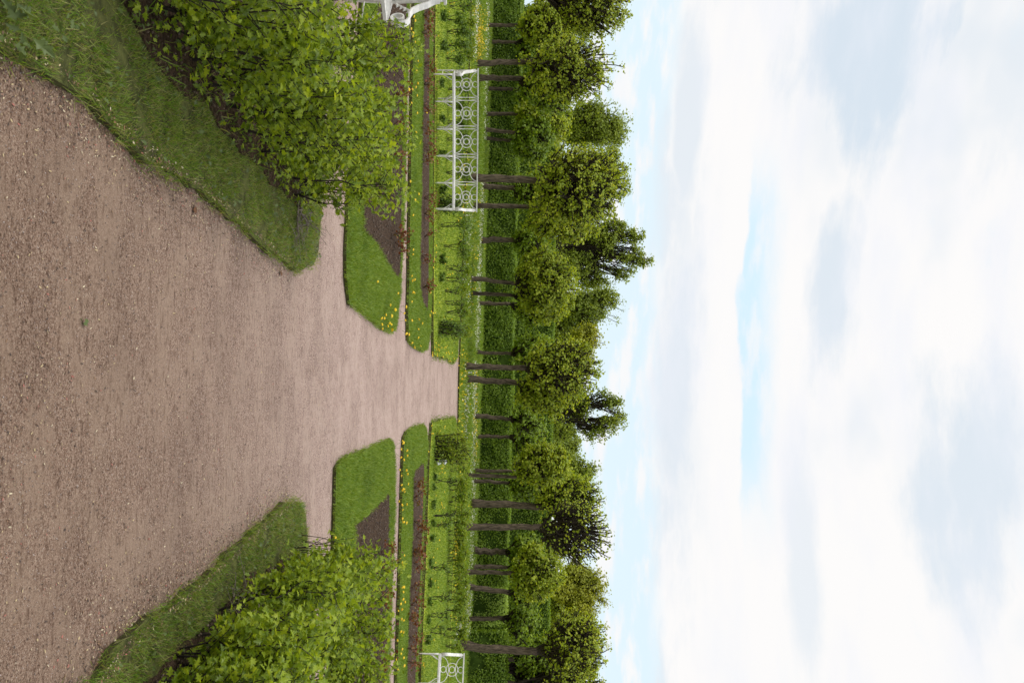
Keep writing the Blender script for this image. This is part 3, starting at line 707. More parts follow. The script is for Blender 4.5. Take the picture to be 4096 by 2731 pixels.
# base(x,y) trunk width px | fork(x,y) | crown centre (x,y) half height, half width px | targets, leaves | leaf | label
TL = [
 ((1905, -45), 30, (2150, -40), (2385, 25), 150, 125, 190, 10, 'lime', 'pollarded lime cut by the left edge of the view with dark limbs against the sky'),
 ((1944, 100), 16, (2100, 103), (2200, 105), 130, 120, 150, 13, 'lime', 'thin lime trunk furthest left of those wholly in view'),
 ((1954, 168), 14, (2065, 170), (2160, 190), 95, 95, 110, 13, 'lime_dark', 'slender lime trunk between the first two thick trunks at left'),
 ((1893, 255), 24, (2165, 247), (2270, 285), 195, 135, 200, 11, 'lime', 'tall forked lime rising above the left end of the five panel bench'),
 ((1905, 313), 24, (2085, 315), (2200, 345), 130, 115, 130, 12, 'lime_dark', 'dark lime trunk behind the left end of the five panel bench'),
 ((1942, 355), 16, (2065, 358), (2150, 375), 95, 90, 100, 13, 'lime_dark', 'thin lime trunk behind the first ringed panel of the bench'),
 ((1935, 454), 17, (2075, 458), (2170, 478), 118, 108, 160, 14, 'lime', 'slim lime with a round leafy crown above the middle of the bench'),
 ((1930, 519), 17, (2065, 532), (2140, 540), 80, 80, 90, 13, 'lime_dark', 'leaning thin lime trunk, left one of a close pair behind the bench'),
 ((1935, 552), 15, (2060, 562), (2130, 585), 75, 75, 90, 13, 'lime_dark', 'leaning thin lime trunk, right one of a close pair behind the bench'),
 ((1845, 712), 33, (2230, 722), (2318, 750), 205, 180, 320, 10, 'lime', 'broadest lime crown with a thick trunk behind the right part of the bench'),
 ((1921, 744), 23, (2060, 752), (2150, 775), 95, 95, 100, 12, 'lime_dark', 'dark lime trunk just right of the thickest trunk behind the bench'),
 ((1880, 823), 20, (2260, 829), (2260, 860), 175, 120, 190, 11, 'lime', 'straight tall lime trunk at the right end of the five panel bench'),
 ((1914, 960), 25, (2065, 958), (2130, 965), 85, 85, 90, 13, 'lime_dark', 'short dark lime trunk alone between the broad and the ball shaped crowns'),
 ((1869, 1111), 19, (2065, 1135), (2180, 1125), 125, 130, 200, 15, 'lime', 'lime with a ball shaped crown on a leaning trunk left of the path'),
 ((1874, 1172), 17, (2055, 1182), (2180, 1185), 118, 110, 170, 15, 'lime', 'lime with an upright pale trunk in the middle of the left ball crowns'),
 ((1904, 1212), 16, (2040, 1215), (2135, 1245), 85, 70, 80, 13, 'lime_dark', 'lime with a dark trunk bending right under the left ball crowns'),
 ((1897, 1409), 15, (2045, 1415), (2130, 1410), 85, 80, 100, 13, 'lime_dark', 'thin dark lime trunk just left of the twin limes at the path end'),
 ((1848, 1463), 25, (2105, 1472), (2245, 1475), 165, 130, 230, 9, 'lime', 'left of the twin limes at the far end of the gravel path'),
 ((1855, 1515), 27, (2085, 1530), (2190, 1570), 135, 92, 170, 12, 'lime', 'right of the twin limes at the far end of the gravel path'),
 ((1886, 1660), 20, (2045, 1676), (2110, 1680), 75, 75, 60, 10, 'lime_dark', 'lime with a leaning bare trunk right of the path end before the hedge'),
 ((1900, 1744), 15, (2040, 1747), (2115, 1765), 80, 85, 60, 8, 'lime_dark', 'thin lime with dark bare spreading boughs above the yellowish shrub'),
 ((1888, 1882), 15, (2070, 1884), (2200, 1905), 95, 65, 110, 13, 'lime', 'rear lime of the trunk trio right of the path'),
 ((1851, 1900), 17, (2075, 1906), (2165, 1855), 118, 90, 170, 13, 'lime', 'front lime of the trunk trio right of the path'),
 ((1883, 1920), 16, (2035, 1932), (2110, 1940), 80, 65, 70, 11, 'lime_dark', 'dark leaning lime of the trunk trio right of the path'),
 ((1872, 2012), 31, (2180, 2025), (2275, 1985), 150, 95, 190, 8, 'lime', 'thick pale trunked lime left of the sparse twiggy crown'),
 ((1827, 2107), 29, (2170, 2105), (2305, 2125), 155, 145, 190, 2.7, 'lime', 'sparse lime whose dark fan of twigs stands almost bare against the sky'),
 ((1886, 2201), 27, (2020, 2205), (2110, 2210), 80, 80, 70, 13, 'lime_dark', 'stout dark lime trunk right of the sparse twiggy lime'),
 ((1881, 2264), 19, (2040, 2267), (2120, 2270), 80, 80, 70, 13, 'lime_dark', 'straight thin lime trunk before the pale clipped hedge'),
 ((1846, 2285), 20, (2060, 2292), (2150, 2292), 112, 112, 200, 15, 'lime', 'lime with a neat round crown before the pale clipped hedge'),
 ((1860, 2342), 24, (2035, 2368), (2105, 2375), 70, 70, 60, 10, 'lime_dark', 'strongly leaning lime trunk in front of the pale clipped hedge'),
 ((1860, 2472), 20, (2010, 2470), (2090, 2490), 75, 90, 70, 10, 'lime_dark', 'crooked lime trunk at the right side of the pale clipped hedge'),
 ((1827, 2582), 36, (2150, 2604), (2300, 2580), 130, 135, 260, 6, 'lime', 'thickest lime trunk near the right edge with a twiggy crown'),
 ((1865, 2627), 22, (2060, 2635), (2150, 2610), 100, 80, 90, 12, 'lime_dark', 'lime trunk right behind the thickest trunk at the right edge'),
 ((1867, 2657), 24, (2020, 2668), (2140, 2690), 90, 80, 90, 12, 'lime_dark', 'dark stout lime trunk above the right edge bench'),
 ((1862, 2702), 28, (2060, 2735), (2290, 2735), 130, 110, 190, 7, 'lime', 'leaning lime trunk at the very right edge of the view'),
]
for (bx, by), wpx, fk, cc, hx, hy, nt_, nl, lm, lab in TL:
    p = G(bx, by); D = p[1]; sc = D / F
    f = AT(fk[0], fk[1], D); c = AT(cc[0], cc[1], D)
    tree('lime_tree', p, f, (c, hy * sc * .92, hy * sc * .92, hx * sc * .92), wpx * sc * .5, lab, 'tree', GL, M[lm], int(nt_ * 1.55), nl * 1.15,
         lsize=9.5 * sc, spread=8.5 * sc, twigr=1.7 * sc, shell=.45 if lm == 'lime' else .3, limbs=7)

# ------------------------------------------------------------------ clipped hedges
def hedge(name, a, b, thick, h, label, m, lsz=.06, dens=680, z0=.02, topdens=1.3):
    a, b = np.asarray(a, float), np.asarray(b, float); d = b - a; L = np.linalg.norm(d); d /= L; nf = np.array([d[1], -d[0]])   # front normal
    mb = MB(); i = .06
    n1 = max(2, int(L / .6)); n2 = 6
    def pt(s, w, z): q = a + d * s - nf * w; return (q[0], q[1], z)
    mb.box((*(a + d * L / 2 - nf * thick / 2), z0 + (h - i - z0) / 2 + .04), L / 2 - i, thick / 2 - i, (h - i - z0) / 2 - .04, np.array([[d[0], d[1], 0], [-nf[0], -nf[1], 0], [0, 0, 1.0]]))
    o = mb.build(name, M['hedge_core'], None, False); tag(o, label, 'hedge', 'clipped hedges behind the limes')
    P, N = [], []
    nn = int(L * h * dens); s = R.random(nn) * L; z = z0 + .12 + (h - z0 - .12) * R.random(nn) ** .92
    wob = .07 * np.sin(s * 1.7) + .07 * np.sin(s * .9 + z * 2.3) + .04 * np.sin(s * 5.1 + 2 * np.sin(z * 4)) - .02 + .035 * R.normal(size=nn)
    P.append(np.c_[a + d * s[:, None] - nf * (wob[:, None]), z]); N.append(np.tile([nf[0], nf[1], .35], (nn, 1)))
    nt_ = int(L * thick * dens * topdens); s = R.random(nt_) * L; w = R.random(nt_) * thick
    P.append(np.c_[a + d * s[:, None] - nf * w[:, None], h + .03 * R.normal(size=nt_) + .04 * np.sin(s * 1.3)]); N.append(np.tile([0, 0, 1.0], (nt_, 1)))
    for e, sg in ((0, -1), (L, 1)):
        ne = int(thick * h * dens); w = R.random(ne) * thick; z = z0 + .1 + (h - z0 - .1) * R.random(ne)
        P.append(np.c_[a + d * e + d * (.05 * R.normal(size=(ne, 1))) - nf * w[:, None], z]); N.append(np.tile([d[0] * sg, d[1] * sg, .3], (ne, 1)))
    P = np.concatenate(P); N = np.concatenate(N); n = len(P)
    V, T = inst(LF, LFT, P, frames(n, N, .55), (lsz * (.6 + .8 * R.random(n))).reshape(-1, 1))
    link('foliage', np_mesh('foliage', V, T), m, o)
    # bare stems showing under the skirt of leaves
    k = min(90, int(L * 3.2)); s = R.random(k) * L; q = a + d * s[:, None] - nf * (.05 + .2 * R.random((k, 1)))
    V, T = tubes([(0, 0, 0)], [(0, 0, .35)], [.02], [.016], 5); me = np_mesh('stem', V, T); me.materials.append(M['twig'])
    for p in q:
        st = bpy.data.objects.new('stem', me); COL.objects.link(st); st.parent = o; st.location = (p[0], p[1], 0)
    return o
hp = lambda x, y: G(x, y)[:2]
hl = lambda x, y, top: (lambda p: AT(top, y, p[1])[2])(G(x, y))
A0, A1 = hp(1968, -120), hp(1893, 2352)
hh = hl(1921, 1400, 2052)
hedge('clipped_hedge', A0, A1, 1.2, hh, 'long low dark green clipped hedge running behind the lime trunks', M['hedge'])
B0 = hp(1888, 2352) + np.array([.1, 1.2]); B1 = hp(1877, 2520) + np.array([0, 1.6])
hedge('clipped_hedge', hp(1884, 2356) + np.array([.05, .6]), hp(1873, 2515), 1.0, hl(1875, 2500, 2022), 'finely clipped hedge glimpsed between trunks at right, brighter light put into its pale green leaves', M['hedge_lit'], .05, 700)
hedge('clipped_hedge', hp(1868, 2520), hp(1850, 2900), 1.2, hl(1868, 2540, 2026), 'dark block of clipped hedge right of the pale green one', M['hedge'])
off = np.array([0, 5.5])
T0, T1 = hp(1968, -160) + off, hp(1862, 3000) + off
ht = (AT(2210, 1500, (T0[1] + T1[1]) / 2))[2]
cut = T0 + (T1 - T0) * .46
hedge('tall_hedge', T0, cut, 1.5, ht, 'tall dark hedge wall rising behind the left half of the low hedge', M['hedge'], .07, 400)
hedge('tall_hedge', cut + (T1 - T0) / np.linalg.norm(T1 - T0) * .02, T1, 1.5, ht - .02, 'tall dark hedge wall rising behind the right half of the low hedge', M['hedge'], .07, 400)

# ------------------------------------------------------------------ park trees beyond the hedges
GB = 'tall park trees beyond the hedges'
HEADS = {'big open park tree with crooked limbs above the ball shaped lime': [(2550, 938, 30), (2459, 915, 48), (2389, 1010, 62), (2525, 1022, 48), (2318, 960, 75), (2500, 1092, 36), (2365, 1110, 52), (2290, 1060, 60), (2420, 960, 45), (2580, 1040, 26)],
         'open park tree with bare forked limbs right of the twin limes': [(2412, 1587, 38), (2342, 1624, 40), (2435, 1700, 46), (2385, 1735, 34), (2295, 1662, 50), (2462, 1610, 28), (2258, 1727, 52), (2475, 1665, 26), (2330, 1580, 36)]}
PT = [  # D, crown list as (x, y, hx, hy), trunk base y, trunk width, leaf, targets, leaves, label
 (66, (2400, 510, 145, 115), 505, 26, 'far', 330, 22, 'round topped dark green park tree left of the broadest lime'),
 (60, (2440, 690, 110, 130), 720, 26, 'far', 200, 18, 'park tree crown just showing above the broadest lime'),
 (56, (2370, 1005, 200, 150), 990, 17, 'far', 300, 19, 'big open park tree with crooked limbs above the ball shaped lime'),
 (72, (2370, 1240, 130, 120), 1220, 26, 'far', 260, 20, 'rounded park tree standing between open tree and the twin limes'),
 (60, (2330, 1390, 95, 95), 1385, 20, 'far_yellow', 160, 16, 'yellowish park tree at the left shoulder of the twin limes'),
 (58, (2370, 1660, 140, 120), 1660, 13, 'far', 170, 14, 'open park tree with bare forked limbs right of the twin limes'),
 (68, (2240, 1790, 85, 90), 1790, 18, 'far', 170, 18, 'low round park tree over the tall hedge right of the open tree'),
 (66, (2320, 1900, 95, 80), 1900, 18, 'far', 170, 16, 'park tree rising behind the trunk trio'),
 (64, (2310, 2360, 130, 130), 2350, 30, 'far_yellow', 330, 20, 'wide yellow green park tree above the neat round lime'),
 (62, (2320, 2520, 120, 110), 2520, 30, 'far_yellow', 280, 20, 'yellow green park tree left of the right edge limes'),
 (70, (2260, 110, 120, 190), 110, 26, 'far', 240, 18, 'park tree hidden behind the limes at the left edge'),
 (70, (2200, 2150, 80, 120), 2150, 20, 'far', 160, 16, 'low park tree behind the sparse twiggy lime'),
 (78, (2240, 2450, 90, 150), 2440, 20, 'far', 240, 18, 'low park tree behind the yellow green trees at right'),
 (78, (2220, 330, 110, 170), 330, 20, 'far', 240, 18, 'low park tree glimpsed behind the tall forked lime'),
 (78, (2230, 1850, 90, 130), 1840, 20, 'far', 220, 18, 'low park tree glimpsed behind the trunk trio'),
 (74, (2190, 620, 90, 130), 600, 20, 'far', 200, 18, 'low park tree glimpsed under the broadest lime crown'),
 (74, (2230, 1330, 100, 130), 1330, 20, 'far', 240, 18, 'low park tree left of the twin limes over the tall hedge'),
 (76, (2230, 1000, 100, 160), 1010, 20, 'far', 240, 18, 'low park tree behind the ball shaped lime'),
 (76, (2220, 1640, 70, 150), 1620, 20, 'far', 200, 18, 'low park trees behind the twin limes right side'),
 (66, (2260, 2680, 100, 90), 2680, 20, 'far', 160, 16, 'park tree behind the leaning lime at the right edge'),
]
for D, (cx, cy, hx, hy), by, w, lm, nt_, nl, lab in PT:
    if 'low' not in lab: cx, hx = cx - 40, hx + 40
    sc = D / F; c = AT(cx, cy, D); b = AT(1950, by, D); f = AT(cx - hx * .75, (cy + by) / 2, D)
    open_ = lab in HEADS; heads = None
    if open_:                                      # far reaching limbs, each with its own head of leaves
        f = AT(cx - hx * .55, by, D); ex = np.array([hy * sc * .95, hy * sc * .95, hx * sc * .95])
        heads = (np.array([(AT(x_, y_, D + R.normal() * hy * sc * .4) - c) / ex for x_, y_, r_ in HEADS[lab]]), np.array([.78 * r_ / hy for x_, y_, r_ in HEADS[lab]]))
    tree('park_tree', b, f, (c, hy * sc * .95, hy * sc * .95, hx * sc * .95), w * sc * .5, lab, 'tree', GB, M[lm], int(nt_ * 1.7), nl * 1.1,
         lsize=7.5 * sc, spread=(8.5 if open_ else 10.5) * sc, twigr=1.2 * sc, shell=.5 if open_ else .35, limbs=7 if open_ else 8, lobes=heads if open_ else (11, .78, .4))

tree('maple_tree', (-2.6, -3.2, 0), (-2.5, -3.0, 3.4), ((-.8, -1.6, 6.2), 4.6, 3.6, 2.2), .22, 'spreading maple above the viewpoint that dropped the petals on the gravel', 'tree', None, M['far'], 420, 12,
     lsize=.17, spread=.28, twigr=.01, shell=.2, limbs=8, flat=.55)

# ------------------------------------------------------------------ shrubs and roses of the parterre
def shrub(name, bx, by, top, wpx, kind, label, group, dens=1.0, lm='shrub'):
    p = G(bx, by); sc = p[1] / F; h = (top - bx) * sc; w = wpx * sc
    root = empty(name, (p[0], p[1], .05)); tag(root, label, 'shrub', group)
    P0, P1, r0, r1, L = [], [], [], [], []
    ns = {'leggy': 4, 'bush': 16, 'low': 8, 'tall': 22}[kind]
    for i in range(ns):
        a = R.random() * 2 * PI; r = w * .5 * math.sqrt(R.random())
        s = np.array([math.cos(a), math.sin(a), 0]) * r * (.25 if kind == 'leggy' else .6)
        e = np.array([math.cos(a) * r, math.sin(a) * r, h * (.7 + .3 * R.random())])
        q = polyline(s, e, 5, .02 * h + .005)
        for k in range(5):
            P0.append(q[k]); P1.append(q[k + 1]); rr = .008 if kind in ('leggy', 'tall') else .006; r0.append(rr * (1 - k / 7)); r1.append(rr * (1 - (k + 1) / 7))
        for j in range(5 if kind == 'leggy' else 4):
            lo = .55 if kind == 'leggy' else .1
            t = lo + (1 - lo) * R.random(); k = min(4, int(t * 5)); e2 = q[k] + np.array([R.normal() * .4, R.normal() * .4, .5]) * h * .22
            P0.append(q[k]); P1.append(e2); r0.append(.006); r1.append(.004)
            n = int(7 * dens); L.append(e2 + R.normal(size=(n, 3)) * h * .075)
    V, T = tubes(P0, P1, r0, r1, 4); link('stems', np_mesh('stems', V, T), M['twig'], root)
    L = np.concatenate(L); L = L[L[:, 2] > 0]
    V, T = inst(LF, LFT, L, frames(len(L), np.array([[0, 0, .6]]), .6), (7 * sc * (.6 + .8 * R.random(len(L)))).reshape(-1, 1))
    link('foliage', np_mesh('foliage', V, T), M[lm], root); return root
GS = 'shrubs planted in the flowering lawn'
for args in [
 (1742, 815, 1858, 105, 'bush', 'dense dark green shrub right of the five panel bench', 2.2, 'shrub'),
 (1750, 905, 1885, 110, 'leggy', 'arching leafy shrub right of the dense dark shrub', 3, 'shrub'),
 (1765, 980, 1895, 90, 'leggy', 'arching leafy shrub in front of the lone dark lime trunk', 2.6, 'shrub'),
 (1742, 1312, 1862, 85, 'tall', 'brown stemmed upright shrub at the path end of the left lawn', 1.6, 'shrub'),
 (1727, 1765, 1880, 85, 'tall', 'left half of the yellowish twiggy shrub right of the path', 1.7, 'shrub_y'),
 (1725, 1820, 1885, 80, 'tall', 'right half of the yellowish twiggy shrub right of the path', 1.7, 'shrub_y'),
 (1812, 2105, 1850, 60, 'bush', 'low dark bush at the foot of the sparse twiggy lime', 2, 'shrub'),
 (1795, 1990, 1880, 60, 'leggy', 'dark trunked little shrub with a rounded top before the sparse lime', 3, 'shrub'),
]:
    shrub('garden_shrub', *args[:6], GS, *args[6:])
lows = [(1750, 60), (1748, 125), (1750, 180), (1747, 255), (1746, 330), (1745, 400), (1745, 470), (1744, 540), (1744, 610), (1744, 690), (1744, 760),
        (1744, 1040), (1744, 1110), (1743, 1160)]
for x, y in lows[::2] + lows[-3:-2]:
    shrub('low_shrub', x, y, x + 22 + 14 * R.random(), 45, 'low', 'low dark bushy plant in the row along the near edge of the left flowering lawn', 'low plants edging the left flowering lawn', 1.6, 'shrub')
for x, y in [(1719, 1900), (1716, 1945), (1712, 2020), (1710, 2085), (1708, 2150), (1703, 2250), (1700, 2330), (1697, 2400), (1693, 2480), (1688, 2560)]:
    shrub('low_shrub', x, y, x + 16 + 10 * R.random(), 40, 'low', 'low dark bushy plant in the row along the near edge of the right flowering lawn', 'low plants edging the right flowering lawn', 1.4, 'shrub')
for i, y in enumerate([20, 75, 130, 185, 235, 300, 360, 420, 490, 560, 630, 690]):
    x = 1775 + 10 * R.random() - y * .012
    shrub('leggy_shrub', x, y, x + 85 + 25 * R.random(), 55, 'leggy', 'thin stemmed leggy shrub in the row at left, near and behind the five panel bench', 'leggy shrubs in the left flowering lawn', 1.6 + R.random(), 'shrub')
for i, y in enumerate([1070, 1115, 1160, 1205, 1250]):
    x = 1766 + 8 * R.random()
    shrub('leggy_shrub', x, y, x + 75 + 25 * R.random(), 45, 'leggy', 'nearly bare leggy shrub in the row left of the path end', 'leggy shrubs by the path end', .5, 'shrub')
for i, y in enumerate([30, 90, 160, 215, 500, 590, 660, 1020, 1090, 1150, 1240, 1330]):
    x = 1832 - y * .02 + 8 * R.random()
    shrub('leggy_shrub', x, y, x + 55 + 20 * R.random(), 60, 'leggy', 'small leafy shrub in the far row of the left flowering lawn', 'shrubs in the far row at left', 2, 'shrub_y')
for i, y in enumerate([1850, 1880, 1925, 1950, 2010, 2045, 2065, 2085, 2135, 2165, 2195, 2225, 2250, 2290, 2330, 2365, 2400, 2435, 2470, 2510, 2545, 2575]):
    x = 1785 - (y - 1850) * .022 + 8 * R.random()
    shrub('leggy_shrub', x, y, x + 78 + 25 * R.random(), 50, 'leggy', 'thin stemmed leggy shrub in the row crossing the right flowering lawn', 'leggy shrubs in the right flowering lawn', 1.5 + R.random(), 'shrub_y')
for i, y in enumerate([1915, 2060, 2100, 2270, 2390, 2460, 2520]):
    x = 1726 - (y - 1900) * .03
    shrub('leggy_shrub', x, y, x + 80 + 30 * R.random(), 40, 'leggy', 'slender almost bare leggy shrub standing before the row at right', 'bare leggy shrubs at right', .5, 'shrub')

def rose(bx, by, h, label, group):
    p = G(bx, by, .06); root = empty('rose_bush', (p[0], p[1], .06)); tag(root, label, 'rose bush', group)
    P0, P1, r0, r1, L = [], [], [], [], []
    for i in range(R.integers(5, 9)):
        a = R.random() * 2 * PI; e = np.array([math.cos(a) * .11, math.sin(a) * .11, h * (.6 + .5 * R.random())]); q = polyline(np.zeros(3), e, 3, .01)
        for k in range(3): P0.append(q[k]); P1.append(q[k + 1]); r0.append(.0048 - .0008 * k); r1.append(.004 - .0008 * k)
        n = 5; L.append(q[3] + R.normal(size=(n, 3)) * .035); L.append(q[2] + R.normal(size=(3, 3)) * .03)
    V, T = tubes(P0, P1, r0, r1, 5); link('canes', np_mesh('canes', V, T), M['cane'], root)
    L = np.concatenate(L); V, T = inst(LF, LFT, L, frames(len(L), np.array([[0, 0, .5]])), (.028 + .02 * R.random(len(L))).reshape(-1, 1))
    link('foliage', np_mesh('foliage', V, T), M['rose'], root)
for x, y in [(1697, 262), (1696, 340), (1692, 421), (1684, 510), (1692, 589), (1690, 650), (1697, 789), (1697, 854), (1697, 948), (1686, 1023), (1692, 1150), (1685, 130), (1690, 60)]:
    rose(x, y, .17, 'red leaved pruned rose in the narrow soil bed before the five panel bench', 'roses in the far left soil bed')
for x, y in [(1652, 1951), (1654, 1990), (1656, 2084), (1664, 2140), (1652, 2204), (1646, 2221), (1655, 2250), (1645, 2346), (1640, 2421), (1638, 2547), (1628, 2641), (1632, 2475), (1628, 2590)]:
    rose(x, y, .17, 'red leaved pruned rose in the narrow soil bed across the path at right', 'roses in the far right soil bed')
for x, y in [(1573, 940), (1580, 970), (1578, 380), (1575, 500), (1580, 250), (1578, 640)]:
    rose(x, y, .16, 'red brown pruned rose in the soil just behind the left hawthorn hedge', 'roses in the near left soil bed')
for x, y in [(1520, 2290), (1522, 2210), (1515, 2400), (1512, 2520), (1505, 2640)]:
    rose(x, y, .16, 'red brown pruned rose in the soil just behind the right hawthorn hedge', 'roses in the near right soil bed')
# ------------------------------------------------------------------ dandelions
def dandelion_mesh(r=.02, hgt=.09):
    mb = MB(); n = 14; V = [(0, 0, hgt + .008)]
    for i in range(n):
        a = 2 * PI * i / n; q = r * (1 if i % 2 else .86); V.append((math.cos(a) * q * .6, math.sin(a) * q * .6, hgt + .009))
    for i in range(n):
        a = 2 * PI * i / n; q = r * (1 if i % 2 else .84); V.append((math.cos(a) * q, math.sin(a) * q, hgt - .001))
    V.append((0, 0, hgt - .012)); T = []
    for i in range(n):
        j = (i + 1) % n; T += [(0, 1 + i, 1 + j), (1 + i, 1 + n + i, 1 + n + j, 1 + j), (1 + n + i, 1 + 2 * n, 1 + n + j)]
    mb.add(V, T, 0); mb.tube([(0, 0, -.02), (.004, 0, hgt * .5), (0, 0, hgt - .008)], .0025, 5, 1)
    o = mb.build('dandelion', [M['yellow'], M['stalk']], None, False); me = o.data; bpy.data.objects.remove(o); return me
DM = [dandelion_mesh(.021, .06), dandelion_mesh(.019, .08), dandelion_mesh(.023, .05)]
def dandelions(pts, label, group, z=.045, s=1.0):
    for x, y in pts:
        p = G(x, y, z + .06); o = bpy.data.objects.new('dandelion', random.choice(DM)); COL.objects.link(o)
        o.location = (p[0], p[1], z); k = s * (.85 + .4 * random.random()); o.scale = (k, k, k); o.rotation_euler = (random.gauss(0, .3) - .25, random.gauss(0, .3), random.random() * 6)
        tag(o, label, 'dandelion', group)
c3 = lambda L, x0, y0, k: [(x0 + a * k, y0 + b * k) for a, b in L]
dandelions(c3([(75, 1205), (145, 1205), (95, 1220), (45, 1295), (55, 1310), (115, 1295), (145, 1252), (140, 1300), (150, 1320), (120, 1330), (190, 1000), (25, 900), (130, 1110), (175, 1160), (80, 1200)], 1500, 700, .4677),
           'yellow dandelion on the rounded end of the near left lawn', 'dandelions on the near left lawn')
dandelions(c3([(300, 60), (325, 325), (345, 220), (355, 170), (330, 635), (318, 665), (318, 885), (322, 895), (305, 850), (322, 990), (340, 1025), (305, 1078), (268, 1125), (262, 1170), (262, 1250), (300, 1260), (280, 1338), (295, 1365), (335, 1420), (355, 1370), (365, 1340), (410, 1260), (385, 1250), (345, 1480), (400, 1480)], 1500, 700, .4677)
           + c3([(330, 130), (350, 175), (318, 248), (335, 297), (315, 305), (345, 355), (360, 537), (355, 610), (350, 710), (352, 745), (330, 775), (300, 770), (365, 815), (325, 888), (365, 960), (450, 985), (362, 1160), (540, 310)], 1500, 0, .4677),
           'yellow dandelion in the long lawn between the near left lawn and the benches', 'dandelions on the middle left lawn')
dandelions(c3([(685, 405), (660, 460), (670, 470), (650, 485), (700, 440), (735, 450), (700, 495), (725, 470), (760, 390), (800, 370), (820, 375), (800, 410), (835, 460), (855, 480), (850, 545), (895, 540), (870, 555), (780, 490), (885, 455), (820, 455), (735, 385), (740, 430), (700, 350), (800, 45), (680, 20), (640, 30)], 1500, 1250, .3509),
           'yellow dandelion crowding the path end of the left flowering lawn', 'dandelions at the left flowering lawn end', .055, .85)
dandelions(c3([(250, 775), (235, 800), (237, 840), (262, 830), (230, 895), (262, 890), (255, 950), (215, 1030), (220, 1075), (248, 1020), (275, 1060), (248, 1130), (265, 1170), (238, 1170), (242, 1215), (250, 1200), (205, 1285), (270, 1320), (230, 1340), (247, 1350), (242, 1438), (235, 1480), (255, 1465), (270, 1470), (455, 875), (292, 1140)], 1500, 1400, .4677)
           + c3([(222, 480), (240, 475), (232, 520), (245, 555), (228, 710), (245, 740), (235, 800), (240, 825), (222, 880), (238, 875), (235, 920), (195, 955), (208, 1005), (250, 985), (235, 1100), (240, 1120), (178, 1210), (220, 1255), (240, 1310), (228, 1335), (175, 1365), (255, 1405), (195, 1465)], 1500, 2000, .4677),
           'yellow dandelion in the long lawn strip right of the path', 'dandelions on the middle right lawn')
dandelions([(1346, 2166)], 'lone yellow dandelion at the near edge of the lawn behind the right hedge', None)
dandelions(c3([(485, 640), (490, 700), (480, 705), (560, 690), (595, 640), (600, 660), (550, 700), (575, 1010), (560, 1020), (590, 985), (605, 1005), (560, 1045), (580, 1045), (605, 1040), (575, 1310), (575, 1335), (600, 1345), (545, 1495), (580, 1470), (598, 1215), (530, 1240)], 1500, 1400, .4677)
           + c3([(575, 25), (580, 55), (550, 85), (580, 190), (545, 210), (560, 340), (540, 405), (505, 490), (530, 535), (510, 580), (490, 670), (545, 735), (520, 690), (500, 890), (590, 860), (585, 990), (570, 600), (495, 1190), (540, 1080), (430, 1390), (415, 1400), (425, 1410)], 1500, 2000, .4677),
           'yellow dandelion among the leggy shrubs of the right flowering lawn', 'dandelions on the right flowering lawn', .055, .85)
dandelions(c3([(680, 20), (660, 30), (645, 110), (675, 250), (680, 285), (672, 255), (660, 390), (690, 405), (700, 385), (665, 430), (665, 440), (635, 435), (695, 1010), (690, 780)], 1500, 0, .4677)
           + c3([(620, 685), (640, 690), (605, 760), (580, 850), (630, 855), (650, 850), (670, 848), (625, 890), (620, 970), (555, 1090), (600, 1210), (660, 1225), (510, 725), (500, 800), (515, 650), (525, 605), (480, 995), (475, 1195), (490, 1170), (525, 1190)], 1500, 700, .4677),
           'yellow dandelion among the leggy shrubs of the left flowering lawn', 'dandelions on the left flowering lawn', .055, .85)
# far flowers, too many to count
def flecks(quads, m, name, sz, z=.12):
    P = []
    for (c0, c1, w, n) in quads:
        a, b = np.array(c0, float), np.array(c1, float); t = R.random((n, 1)); q = a + (b - a) * t; q[:, 0] += R.normal(size=n) * w
        P += [G(x, y, z) for x, y in q]
    P = np.array(P); P[:, 2] = z + R.normal(size=len(P)) * .02; n = len(P)
    V, T = inst(LF, LFT, P, frames(n, np.array([[0, -.3, .6]]), .5), (sz * (.6 + .8 * R.random(n))).reshape(-1, 1))
    tag(link(name, np_mesh(name, V, T), m), kind='stuff')
flecks([((1952, 0), (1940, 560), 4, 700), ((1932, 700), (1908, 1400), 5, 1300), ((1899, 1440), (1893, 2000), 5, 900), ((1893, 2000), (1882, 2300), 5, 500), ((1876, 2330), (1868, 2540), 7, 500), ((1908, 0), (1900, 240), 4, 350), ((1880, 800), (1872, 1250), 8, 250), ((1872, 1450), (1862, 1750), 6, 300), ((1840, 2480), (1825, 2580), 5, 120)], M['daisy'], 'daisies', .045)
flecks([((1922, 100), (1918, 250), 9, 420), ((1905, 20), (1935, 120), 14, 160), ((1915, 700), (1890, 1250), 12, 160), ((1905, 1450), (1900, 1850), 7, 330), ((1860, 1400), (1850, 1800), 10, 160), ((1835, 2100), (1825, 2240), 6, 120), ((1860, 600), (1850, 1000), 16, 90), ((1850, 1850), (1835, 2600), 14, 140)], M['yellow'], 'buttercups', .05)

# crumpled white bag tied round the foot of a young plant
p = G(1733, 1844); mb = MB(); n = 10; V = []
for k, (z, r) in enumerate(((0, .03), (.04, .065), (.09, .05), (.12, .028), (.155, .06), (.2, .045), (.215, .01))):
    for i in range(n):
        a = 2 * PI * i / n; q = r * (1 + .3 * R.normal()); V.append((math.cos(a) * q, math.sin(a) * q + z * .15, z + .012 * R.normal()))
T = [(k * n + i, k * n + (i + 1) % n, (k + 1) * n + (i + 1) % n, (k + 1) * n + i) for k in range(6) for i in range(n)]
mb.add(V, T); o = mb.build('plastic_bag', M['bag'], None, False); o.location = (p[0], p[1], .06)
tag(o, 'crumpled white plastic bag tied round a plant foot beside the yellowish shrub', 'bag')

